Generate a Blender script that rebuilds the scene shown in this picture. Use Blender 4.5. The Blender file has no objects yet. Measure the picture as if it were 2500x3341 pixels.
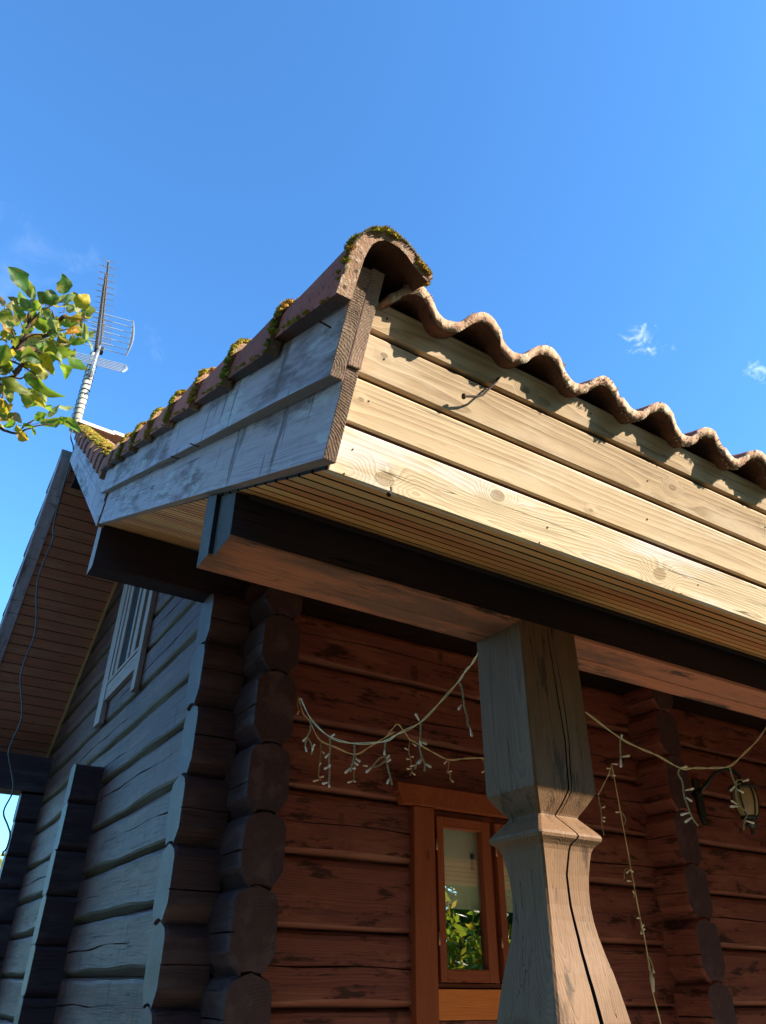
import bpy, bmesh, math, random
import numpy as np
from mathutils import Vector, Matrix
rnd = random.Random(7)
S = bpy.context.scene
COL = S.collection
# ------------------------------------------------------------------ camera
PITCH, ROLL, YAW, FPX = 0.5664011, 0.0111465, 0.5468495, 2425.96
fw = Vector((math.sin(YAW)*math.cos(PITCH), math.cos(YAW)*math.cos(PITCH), math.sin(PITCH)))
r0 = Vector((math.cos(YAW), -math.sin(YAW), 0)); u0 = r0.cross(fw)
cr = math.cos(ROLL)*r0 + math.sin(ROLL)*u0
cu = -math.sin(ROLL)*r0 + math.cos(ROLL)*u0
cd = bpy.data.cameras.new('camera'); cam = bpy.data.objects.new('camera', cd); COL.objects.link(cam)
cam.matrix_world = Matrix(((cr.x, cu.x, -fw.x, 0), (cr.y, cu.y, -fw.y, 0), (cr.z, cu.z, -fw.z, 0), (0, 0, 0, 1)))
cd.sensor_fit = 'VERTICAL'; cd.sensor_height = 36.0; cd.lens = FPX/3341*36.0
cd.clip_start = 0.02; cd.clip_end = 3000
S.camera = cam
S.render.resolution_x = 766; S.render.resolution_y = 1024
# ------------------------------------------------------------------ light
SUN = Vector((0.87, -1.0, 0.70)).normalized()
ELEV = math.asin(SUN.z); AZ = math.atan2(SUN.x, SUN.y)
sl = bpy.data.lights.new('sun', 'SUN'); so = bpy.data.objects.new('sun', sl); COL.objects.link(so)
sl.energy = 5.0; sl.angle = math.radians(0.5); sl.color = (1.0, 0.90, 0.74)
so.rotation_euler = SUN.to_track_quat('Z', 'Y').to_euler()
S.view_settings.view_transform = 'Standard'; S.view_settings.look = 'None'
S.view_settings.exposure = 1.22; S.view_settings.gamma = 1.0
w = bpy.data.worlds.new('World'); S.world = w; w.use_nodes = True
GROUND = -1.6


# ------------------------------------------------------------------ node helper
class NT:
    def __init__(s, nt):
        s.nt = nt; nt.nodes.clear()
    def n(s, t, **k):
        o = s.nt.nodes.new('ShaderNode'+t)
        for a, b in k.items(): setattr(o, a, b)
        return o
    def put(s, sock, v):
        if v is None: return
        if isinstance(v, bpy.types.NodeSocket): s.nt.links.new(v, sock)
        elif isinstance(v, (tuple, list)):
            sock.default_value = tuple(v) if len(v) == len(sock.default_value) else tuple(v)+(1,)
        else: sock.default_value = v
    def m(s, op, a, b=None, c=None, clamp=False):
        o = s.n('Math', operation=op); o.use_clamp = clamp
        s.put(o.inputs[0], a); s.put(o.inputs[1], b); s.put(o.inputs[2], c)
        return o.outputs[0]
    def vm(s, op, a, b=None):
        o = s.n('VectorMath', operation=op); s.put(o.inputs[0], a); s.put(o.inputs[1], b)
        return o.outputs['Value'] if op in ('LENGTH', 'DOT_PRODUCT', 'DISTANCE') else o.outputs[0]
    def noise(s, vec, scale, detail=3, rough=.55, dist=0):
        o = s.n('TexNoise'); s.put(o.inputs['Vector'], vec); o.inputs['Scale'].default_value = scale
        o.inputs['Detail'].default_value = detail; o.inputs['Roughness'].default_value = rough
        o.inputs['Distortion'].default_value = dist
        return o.outputs[0]
    def vor(s, vec, scale, rand=1.0):
        o = s.n('TexVoronoi'); s.put(o.inputs['Vector'], vec); o.inputs['Scale'].default_value = scale
        o.inputs['Randomness'].default_value = rand
        return o.outputs['Distance'], o.outputs['Color']
    def rng(s, v, a, b, c=0., d=1., smooth=False):
        o = s.n('MapRange'); o.interpolation_type = 'SMOOTHSTEP' if smooth else 'LINEAR'
        for i, x in enumerate((v, a, b, c, d)): s.put(o.inputs[i], x)
        return o.outputs[0]
    def mix(s, f, a, b, mode='MIX'):
        o = s.n('Mix', data_type='RGBA', blend_type=mode); s.put(o.inputs[0], f)
        s.put(o.inputs[6], a); s.put(o.inputs[7], b); return o.outputs[2]
    def attr(s, name):
        o = s.n('Attribute'); o.attribute_name = name; return o
    def bump(s, h, strength=.3, dist=.01):
        o = s.n('Bump'); o.inputs['Strength'].default_value = strength; o.inputs['Distance'].default_value = dist
        s.put(o.inputs['Height'], h); return o.outputs[0]
    def bsdf(s, col, rough=.6, normal=None, **k):
        o = s.n('BsdfPrincipled'); s.put(o.inputs['Base Color'], col); s.put(o.inputs['Roughness'], rough)
        s.put(o.inputs['Normal'], normal)
        for a, b in k.items(): s.put(o.inputs[a.replace('_', ' ')], b)
        return o.outputs[0]
    def out(s, sh):
        o = s.n('OutputMaterial'); s.put(o.inputs['Surface'], sh)


def newmat(name):
    m = bpy.data.materials.new(name); m.use_nodes = True
    return m, NT(m.node_tree)


# sky with two small wispy clouds and a soft streak low on the left
N = NT(w.node_tree)
sky = N.n('TexSky', sky_type='NISHITA'); sky.sun_disc = False
sky.sun_elevation = ELEV; sky.sun_rotation = AZ; sky.altitude = 50
sky.air_density = 1.0; sky.dust_density = 0.35; sky.ozone_density = 2.6
tc = N.n('TexCoord').outputs['Generated']


def at_ray(u, v):
    d = cr*((u-1250)/FPX) + cu*(-(v-1670.5)/FPX) + fw
    return d.normalized()


tint = N.mix(1.0, sky.outputs[0], (.64, 1.17, 1.55, 1), 'MULTIPLY')
hs = N.n('HueSaturation'); N.put(hs.inputs['Color'], tint)
hs.inputs['Saturation'].default_value = 1.0; hs.inputs['Value'].default_value = 1.0
cl = None
for (u, v, rad, ns, thr, amp, sx) in ((2105, 1115, .046, 42, .44, .62, 1), (2470, 1210, .034, 60, .47, .40, 1), (2200, 1115, .030, 60, .50, .22, 1),
                                  (40, 930, .15, 10, .38, .12, 1), (470, 1120, .07, 20, .50, .10, 1)):
    d = at_ray(u, v)
    dist = N.vm('DISTANCE', tc, tuple(d))
    nz = N.noise(tc, ns, 5, .62, .6)
    f = N.m('SUBTRACT', nz, N.rng(dist, 0, rad, thr-.10, thr+.30))
    f = N.m('MULTIPLY', N.m('MULTIPLY', N.rng(f, 0, .36, 0, 1, True), N.rng(dist, rad, rad*.4, 0, 1, True)), amp)
    cl = f if cl is None else N.m('MAXIMUM', cl, f)
skyc = N.mix(cl, hs.outputs[0], (7.5, 8.2, 9.0, 1))
bg = N.n('Background'); N.put(bg.inputs[0], skyc); bg.inputs[1].default_value = 0.12
ow = N.n('OutputWorld'); N.put(ow.inputs[0], bg.outputs[0])


# ------------------------------------------------------------------ wood material family
def wood(name, c1, c2, worn, ring=.010, rc=.6, streak=.5, patch=.5, pthr=.55, rough=.6, bump=.35, knot=(.12, .06, .03),
         knots=.10, wobble=.03, spec=.18, kscale=1.0, stain=None, sthr=.6, drips=None, klist=None):
    m, N = newmat(name)
    gc = N.attr('gc').outputs['Vector']
    sx = N.n('SeparateXYZ'); N.put(sx.inputs[0], gc)
    s_, u_, v_ = sx.outputs
    def sc(a, b, c):
        return N.vm('MULTIPLY', gc, (a, b, c))
    kd, _ = N.vor(sc(2.3*kscale, 6.0*kscale, 1.3*kscale), 1.0)
    kn = N.rng(kd, knots*2.6, knots*.4, 0, 1, True)
    kcore = N.rng(kd, knots, knots*.55, 0, 1, True)
    if klist:
        dm = None
        for (ks, kv, kr) in klist:
            dd = N.m('SQRT', N.m('ADD', N.m('POWER', N.m('MULTIPLY', N.m('SUBTRACT', s_, ks), .62), 2), N.m('POWER', N.m('SUBTRACT', v_, kv), 2)))
            dd = N.m('ADD', dd, N.m('MULTIPLY', N.m('SUBTRACT', N.noise(sc(9, 30, 30), 1, 2), .5), kr*.35))
            dd = N.m('DIVIDE', dd, kr/knots)
            dm = dd if dm is None else N.m('MINIMUM', dm, dd)
        kd = dm
        kn = N.rng(kd, knots*3.4, knots*.5, 0, 1, True); kcore = N.rng(kd, knots*1.05, knots*.85, 0, 1, True)
    wob = N.m('MULTIPLY', N.m('SUBTRACT', N.noise(sc(1.1, 5, 5), 1, 3, .5), .5), wobble*2)
    rr = N.m('SQRT', N.m('ADD', N.m('POWER', u_, 2), N.m('POWER', v_, 2)))
    rr = N.m('ADD', N.m('ADD', rr, wob), N.m('MULTIPLY', kn, ring*5))
    ph = N.m('MULTIPLY', rr, 1/ring)
    fr = N.m('FRACT', ph)
    fr = N.m('POWER', fr, 1.6)
    edge = N.m('SUBTRACT', fr, N.rng(fr, .9, 1, 0, .95))
    fine = N.noise(sc(5, 170, 170), 1, 3, .65)
    mid = N.noise(sc(1.5, 26, 26), 1, 3, .6)
    f = N.m('ADD', N.m('MULTIPLY', edge, rc), N.m('MULTIPLY', N.m('SUBTRACT', fine, .5), streak*1.6))
    f = N.m('ADD', f, N.m('MULTIPLY', N.m('SUBTRACT', mid, .5), streak*1.5), clamp=True)
    col = N.mix(f, c1, c2)
    pt = N.noise(sc(1.6, 7, 7), 1, 5, .65)
    col = N.mix(N.m('MULTIPLY', N.rng(pt, pthr-.06, pthr+.1, 0, 1, True), patch), col, worn)
    if stain:
        st = N.noise(sc(3.0, 12, 12), 1.0, 5, .7)
        col = N.mix(N.m('MULTIPLY', N.rng(st, sthr, sthr+.1, 0, 1, True), stain[3]), col, stain[:3])
    if drips:
        dn = N.noise(sc(16, 2.2, 2.2), 1, 4, .7)
        col = N.mix(N.m('MULTIPLY', N.rng(dn, .57, .66, 0, 1, True), drips[3]), col, drips[:3])
    kring = N.m('FRACT', N.m('MULTIPLY', kd, 1/knots*3.2))
    col = N.mix(N.m('MULTIPLY', kcore, N.m('ADD', N.m('MULTIPLY', kring, .35), .35)), col, knot)
    # long drying checks
    ck = N.noise(sc(.9, 42, 42), 1, 2, .4)
    ckm = N.m('MULTIPLY', N.rng(N.m('ABSOLUTE', N.m('SUBTRACT', ck, .40)), .011, .002, 0, 1), N.rng(N.noise(sc(.7, 6, 6), 1, 2, .5), .47, .56, 0, 1))
    col = N.mix(N.m('MULTIPLY', ckm, .85), col, tuple(x*.15 for x in c2))
    h = N.m('ADD', N.m('MULTIPLY', fine, .6), N.m('MULTIPLY', edge, .5))
    h = N.m('SUBTRACT', h, N.m('MULTIPLY', ckm, 1.2))
    ro = N.m('ADD', N.m('MULTIPLY', fine, .2), rough-.1)
    N.out(N.bsdf(col, ro, N.bump(h, bump, .004), Specular_IOR_Level=spec))
    return m


M = {}
M['fascia'] = wood('weathered_tan_wood', (0.54, 0.3996, 0.2518), (0.2984, 0.196, 0.1104), (0.6537, 0.558, 0.4385), ring=.0085, rc=.65, streak=.55, patch=.45, pthr=.58,
                   rough=.62, knots=.13, wobble=.04, knot=(.19, .10, .04), kscale=.85, stain=(.17, .12, .08, .35), sthr=.60)
FA = dict(rough=.62, stain=(.17, .12, .08, .35), sthr=.60)
M['fascia_b'] = wood('grey_tan_wood', (0.5053, 0.3582, 0.2121), (0.2757, 0.1791, 0.09896), (0.6431, 0.5075, 0.3534), ring=.005, rc=.75, streak=1.0, patch=.6, pthr=.52, knots=.10, wobble=.018, knot=(.14, .08, .04), bump=.2, kscale=1.15, klist=((2.057, .044, .006), (3.002, .036, .009), (3.9, .02, .007), (5.45, .02, .008), (6.6, .05, .007)), **FA)
M['fascia_c'] = wood('pale_straight_grained_wood', (0.6284, 0.4674, 0.2901), (0.3962, 0.265, 0.1557), (0.72, 0.6417, 0.4814), ring=.0045, rc=.75, streak=1.0, patch=.5, pthr=.55, knots=.09, wobble=.012, knot=(.16, .09, .045), bump=.2, kscale=1.3, klist=((3.03, .057, .005), (3.73, .017, .005), (4.6, .06, .007), (5.9, .03, .006)), **FA)
M['fascia_d'] = wood('golden_flame_grained_wood', (0.716, 0.5659, 0.3732), (0.4131, 0.2829, 0.1493), (0.72, 0.72, 0.72), ring=.0095, rc=.75, streak=.5, patch=.6, pthr=.57, knots=.13, wobble=.075, knot=(.22, .13, .055), bump=.25, kscale=.9, rough=.6, klist=((1.132, .0065, .016), (1.436, .0635, .014), (2.013, .0185, .017), (2.9, .05, .013), (4.1, .02, .016), (5.6, .06, .015)))
M['barge'] = wood('silvered_grey_wood', (0.6576, 0.5427, 0.5897), (0.391, 0.3024, 0.3251), (0.2133, 0.1318, 0.1134), ring=.007, rc=.5, streak=1.1, patch=.85, pthr=.55,
                  rough=.7, knots=.05, wobble=.03, bump=.9, stain=(.75, .73, .72, .7), sthr=.56, drips=(.20, .15, .13, .8))
M['bargeend'] = wood('brown_end_grain_wood', (0.286, 0.1885, 0.133), (0.1105, 0.0676, 0.049), (0.364, 0.273, 0.196), ring=.006, rc=.7, streak=.6, patch=.4,
                     rough=.8, bump=.9, knots=.02)
M['soffit'] = wood('orange_varnished_pine', (0.72, 0.3856, 0.1462), (0.519, 0.1999, 0.07604), (0.72, 0.5428, 0.2193), ring=.010, rc=.5, streak=.5, patch=.5, pthr=.52,
                   rough=.42, knots=.07, knot=(.06, .025, .012), stain=(.07, .03, .02, .5), sthr=.64)
M['soffit_b'] = wood('darker_varnished_pine', (0.5977, 0.2513, 0.09936), (0.3678, 0.142, 0.05962), (0.72, 0.3933, 0.1656), ring=.010, rc=.5, streak=.6, patch=.5, pthr=.5, rough=.42, knots=.09, knot=(.05, .02, .01))
M['soffit_c'] = wood('paler_varnished_pine', (0.5868, 0.3251, 0.1262), (0.3827, 0.1885, 0.06942), (0.6124, 0.4162, 0.1894), ring=.009, rc=.5, streak=.5, patch=.4, pthr=.5, rough=.42, knots=.07, knot=(.06, .025, .012))
M['soffit2'] = wood('brown_stained_pine', (0.5718, 0.1953, 0.1025), (0.2955, 0.1055, 0.0586), (0.612, 0.3125, 0.1648), ring=.010, rc=.5, streak=.5, patch=.4,
                    rough=.45, knots=.09, knot=(.02, .01, .008))
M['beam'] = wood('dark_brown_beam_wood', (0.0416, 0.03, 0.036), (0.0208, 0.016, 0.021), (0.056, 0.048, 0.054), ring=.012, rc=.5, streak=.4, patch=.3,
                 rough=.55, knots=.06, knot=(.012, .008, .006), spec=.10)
M['beamend'] = wood('grey_weathered_beam_end', (0.1122, 0.08923, 0.07128), (0.0462, 0.03661, 0.0297), (0.1716, 0.143, 0.1188), ring=.007, rc=.7, streak=.5, patch=.5,
                    rough=.6, knots=.02, bump=.6)
M['worn'] = wood('bounce_lit_worn_underside_wood', (0.5623, 0.2298, 0.1241), (0.3541, 0.1331, 0.07173), (0.1666, 0.1016, 0.07725), ring=.012, rc=.5, streak=.6, patch=.8, pthr=.5,
                 rough=.6, knots=.08, knot=(.03, .02, .015), stain=(.05, .035, .028, .9), sthr=.555, bump=.6)  # worn red wood, lightened so its colour holds the ground bounce
M['gable'] = wood('dark_grey_brown_log_wood', (0.1365, 0.06068, 0.0504), (0.0676, 0.0296, 0.0252), (0.195, 0.08732, 0.06912), ring=.014, rc=.5, streak=.85, patch=.7, pthr=.52,
                  rough=.5, knots=.05, knot=(.10, .055, .03), spec=.10, stain=(.15, .11, .06, .6), sthr=.58, drips=(.025, .019, .016, .7), bump=.6)
M['groove'] = wood('olive_brown_log_underside_wood', (0.1011, 0.05568, 0.024), (0.05355, 0.02784, 0.0136), (0.1071, 0.07424, 0.028), rough=.6, patch=.5)  # bounce and shade below each log are put into this tone
M['logend'] = wood('dark_brown_log_end_wood', (0.07355, 0.0432, 0.04379), (0.03677, 0.0216, 0.02463), (0.1123, 0.07461, 0.07116), ring=.014, rc=.6, streak=.8, patch=.7, bump=.6,
                   rough=.5, knots=.04, knot=(.11, .06, .025), spec=.12)
M['crossend'] = wood('dark_red_brown_log_end_wood', (0.0765, 0.044, 0.048), (0.0408, 0.024, 0.027), (0.1105, 0.068, 0.072), ring=.014, rc=.6, streak=.8, patch=.7, bump=.6, rough=.5, knots=.04, spec=.10)
M['logendface'] = wood('blue_grey_weathered_log_end_wood', (0.1187, 0.0651, 0.0506), (0.057, 0.031, 0.02475), (0.1615, 0.093, 0.07425), ring=.012, rc=.6, streak=.5, patch=.5,
                       rough=.5, knots=.04, bump=.5)
M['front'] = wood('reddish_brown_stained_log_wood', (0.2002, 0.06762, 0.04803), (0.0991, 0.03662, 0.03492), (0.2669, 0.1014, 0.0655), ring=.012, rc=.6, streak=.8, patch=.7,
                  rough=.5, knots=.10, knot=(.022, .012, .01), stain=(.030, .014, .010, .85), sthr=.53, spec=.10, bump=.5)
M['frontedge'] = wood('bounce_lit_log_edge_wood', (0.2203, 0.08008, 0.05141), (0.1167, 0.0435, 0.03213), (0.2721, 0.1218, 0.07714), rough=.5, spec=.2, patch=.6)  # bounce light caught by the log edges, painted as a paler tone
M['casing'] = wood('red_brown_window_casing_wood', (0.289, 0.0765, 0.0304), (0.153, 0.0408, 0.019), (0.357, 0.1054, 0.0418), ring=.009, rc=.5, streak=.5, patch=.5,
                   rough=.45, knots=.09, knot=(.03, .015, .01), spec=.12)
M['apron'] = wood('orange_window_apron_wood', (0.6256, 0.1898, 0.0384), (0.4105, 0.1122, 0.024), (0.7038, 0.2475, 0.054), ring=.011, rc=.5, streak=.5, patch=.4, rough=.45, knots=.06)
M['post'] = wood('pale_brown_carved_post_wood', (0.2133, 0.1235, 0.06994), (0.1199, 0.06643, 0.03703), (0.2733, 0.1691, 0.1008), ring=.009, rc=.55, streak=.5, patch=.45, pthr=.56,
                 rough=.55, knots=.11, knot=(.12, .065, .03), kscale=.9, spec=.12, stain=(.055, .038, .026, .75), sthr=.575, bump=.5)
M['greypaint'] = wood('grey_weathered_trim_wood', (0.4769, 0.3466, 0.297), (0.2225, 0.1581, 0.1296), (0.3179, 0.2006, 0.1404), ring=.008, rc=.4, streak=.8, patch=.5, rough=.6, knots=.03, bump=.5)


def simple(name, col, rough=.6, metal=0., nscale=20, var=.25, bump=.2, **k):
    m, N = newmat(name)
    co = N.n('TexCoord').outputs['Object']
    nz = N.noise(co, nscale, 4, .6)
    c = N.mix(nz, tuple(x*(1-var) for x in col), tuple(min(1, x*(1+var)) for x in col))
    N.out(N.bsdf(c, rough, N.bump(nz, bump, .005), Metallic=metal, **k)); return m


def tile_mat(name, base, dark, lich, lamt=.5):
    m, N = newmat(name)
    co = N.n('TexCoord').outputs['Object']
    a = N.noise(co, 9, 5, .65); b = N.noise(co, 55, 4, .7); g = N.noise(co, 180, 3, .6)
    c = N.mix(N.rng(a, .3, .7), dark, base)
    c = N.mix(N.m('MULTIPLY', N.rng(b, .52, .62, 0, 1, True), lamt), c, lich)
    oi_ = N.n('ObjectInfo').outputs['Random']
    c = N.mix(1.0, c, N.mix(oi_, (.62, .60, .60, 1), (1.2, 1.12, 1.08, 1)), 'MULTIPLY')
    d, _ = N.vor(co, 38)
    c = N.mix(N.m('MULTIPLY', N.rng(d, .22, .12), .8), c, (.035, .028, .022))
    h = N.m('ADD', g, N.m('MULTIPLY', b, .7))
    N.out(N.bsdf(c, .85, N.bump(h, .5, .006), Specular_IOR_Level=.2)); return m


M['tile'] = tile_mat('terracotta_tile', (.30, .115, .060), (.17, .07, .045), (.27, .20, .13), .35)
M['tileedge'] = tile_mat('lichen_covered_tile_edge', (.50, .34, .23), (.34, .20, .13), (.58, .52, .38), .85)
M['flange'] = tile_mat('dark_red_verge_tile', (.76, .20, .12), (.46, .13, .08), (.30, .20, .14), .25)
M['tileunder'] = tile_mat('shade_darkened_tile_underside', (.14, .062, .038), (.07, .035, .025), (.12, .09, .06), .3)  # darker colour stands in for the shade below the tiles
M['metal'] = simple('rusty_nail_iron', (.045, .03, .025), .7, .6)
M['alu'] = simple('dull_aluminium', (.55, .55, .55), .4, .8, var=.15)
M['boom'] = simple('brownish_oxidised_boom', (.22, .18, .14), .6, .2)
M['mast'] = simple('lichen_spotted_painted_mast', (.52, .47, .36), .8, 0, 45, .45)
M['cable'] = simple('grey_rubber_cable', (.07, .07, .075), .6)
M['wire'] = simple('pale_green_plastic_wire', (.80, .74, .40), .45, 0, 60, .25)
M['wire2'] = simple('twisted_dark_green_wire', (.40, .38, .19), .55, 0, 90, .5)
M['bulb'] = simple('milky_plastic_bulb', (.95, .91, .76), .3, 0, 20, .05)
M['iron'] = simple('dark_green_lantern_iron', (.03, .045, .042), .4, .5)
M['mortar'] = simple('cream_ridge_mortar', (.60, .52, .38), .9, 0, 30, .2)
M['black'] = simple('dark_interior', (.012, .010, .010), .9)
M['gap'] = simple('dark_red_board_rebate', (.075, .028, .018), .7)
M['blind'] = simple('olive_beige_blind_fabric', (.95, .90, .72), .9, 0, 7, .15)
M['hinge'] = simple('brass_hinge', (.35, .22, .12), .4, .8)
M['bark'] = simple('brown_branch_bark', (.10, .062, .048), .85, 0, 60, .5, .6)


def moss_mat():
    m, N = newmat('green_and_rusty_moss')
    co = N.n('TexCoord').outputs['Object']
    a = N.noise(co, 7, 3, .6); b = N.noise(co, 60, 3, .6)
    c = N.mix(N.rng(a, .42, .60), (.20, .24, .028), (.55, .26, .07))
    c = N.mix(N.rng(b, .35, .75), c, (.52, .45, .06))
    s = N.bsdf(c, .9, None, Specular_IOR_Level=.1)
    t = N.n('BsdfTranslucent'); N.put(t.inputs[0], c)
    mx = N.n('MixShader'); mx.inputs[0].default_value = .25; N.put(mx.inputs[1], s); N.put(mx.inputs[2], t.outputs[0])
    N.out(mx.outputs[0]); return m


M['moss'] = moss_mat()
M['lichen'] = simple('pale_lichen', (.50, .45, .33), .9, 0, 120, .5)


def leaf_mat(name):
    m, N = newmat(name)
    at = N.attr('leafcol'); co = N.n('TexCoord').outputs['Object']
    nz = N.noise(co, 55, 4, .6); n2 = N.noise(co, 22, 3, .6)
    c = N.mix(N.rng(n2, .50, .66, 0, .55, True), at.outputs['Color'], (.46, .26, .02))
    c = N.mix(N.m('MULTIPLY', N.rng(nz, .60, .66, 0, 1), .7), c, (.10, .05, .015))
    s = N.bsdf(c, .52, N.bump(N.noise(co, 140, 3), .35, .003), Specular_IOR_Level=.5)
    t = N.n('BsdfTranslucent'); N.put(t.inputs[0], N.mix(.35, c, (.70, .75, .06)))
    mx = N.n('MixShader'); mx.inputs[0].default_value = .5; N.put(mx.inputs[1], s); N.put(mx.inputs[2], t.outputs[0])
    N.out(mx.outputs[0]); return m


M['leaf'] = leaf_mat('apple_leaf')


def glass_mat():
    m, N = newmat('window_glass')
    g = N.n('BsdfGlossy'); g.inputs['Roughness'].default_value = .0; g.inputs['Color'].default_value = (1, 1, 1, 1)
    t = N.n('BsdfTransparent'); t.inputs['Color'].default_value = (.96, .98, .95, 1)
    f = N.n('LayerWeight'); f.inputs['Blend'].default_value = .5
    mx = N.n('MixShader'); N.put(mx.inputs[0], N.m('ADD', N.m('MULTIPLY', N.m('POWER', f.outputs['Facing'], 3), .4), .20, clamp=True))
    N.put(mx.inputs[1], t.outputs[0]); N.put(mx.inputs[2], g.outputs[0]); N.out(mx.outputs[0]); return m


M['glass'] = glass_mat()


def lampglass_mat():
    m, N = newmat('amber_lantern_glass')
    N.out(N.bsdf((.50, .42, .22), .15, None, Specular_IOR_Level=.8, Transmission_Weight=.25)); return m


M['lampglass'] = lampglass_mat()


def ground_mat():
    m, N = newmat('garden_lawn')
    co = N.n('TexCoord').outputs['Object']
    a = N.noise(co, .7, 4); b = N.noise(co, 25, 4, .7)
    c = N.mix(N.rng(a, .35, .65), (.028, .038, .013), (.048, .048, .02))
    c = N.mix(N.rng(b, .4, .7), c, (.06, .05, .028))
    N.out(N.bsdf(c, .9, N.bump(b, .6, .03))); return m


def pave_mat():
    m, N = newmat('pale_bounce_paving')
    co = N.n('TexCoord').outputs['Object']
    br = N.n('TexBrick'); N.put(br.inputs['Vector'], co); br.inputs['Scale'].default_value = 1.6
    br.inputs['Color1'].default_value = (.60, .48, .37, 1); br.inputs['Color2'].default_value = (.54, .43, .33, 1)
    br.inputs['Mortar'].default_value = (.2, .16, .13, 1); br.inputs['Mortar Size'].default_value = .012
    a = N.noise(co, 3, 5, .65)
    c = N.mix(N.rng(a, .4, .75, 0, .5), br.outputs[0], (.34, .27, .21))
    N.out(N.bsdf(c, .85, N.bump(a, .3, .01))); return m


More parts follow.
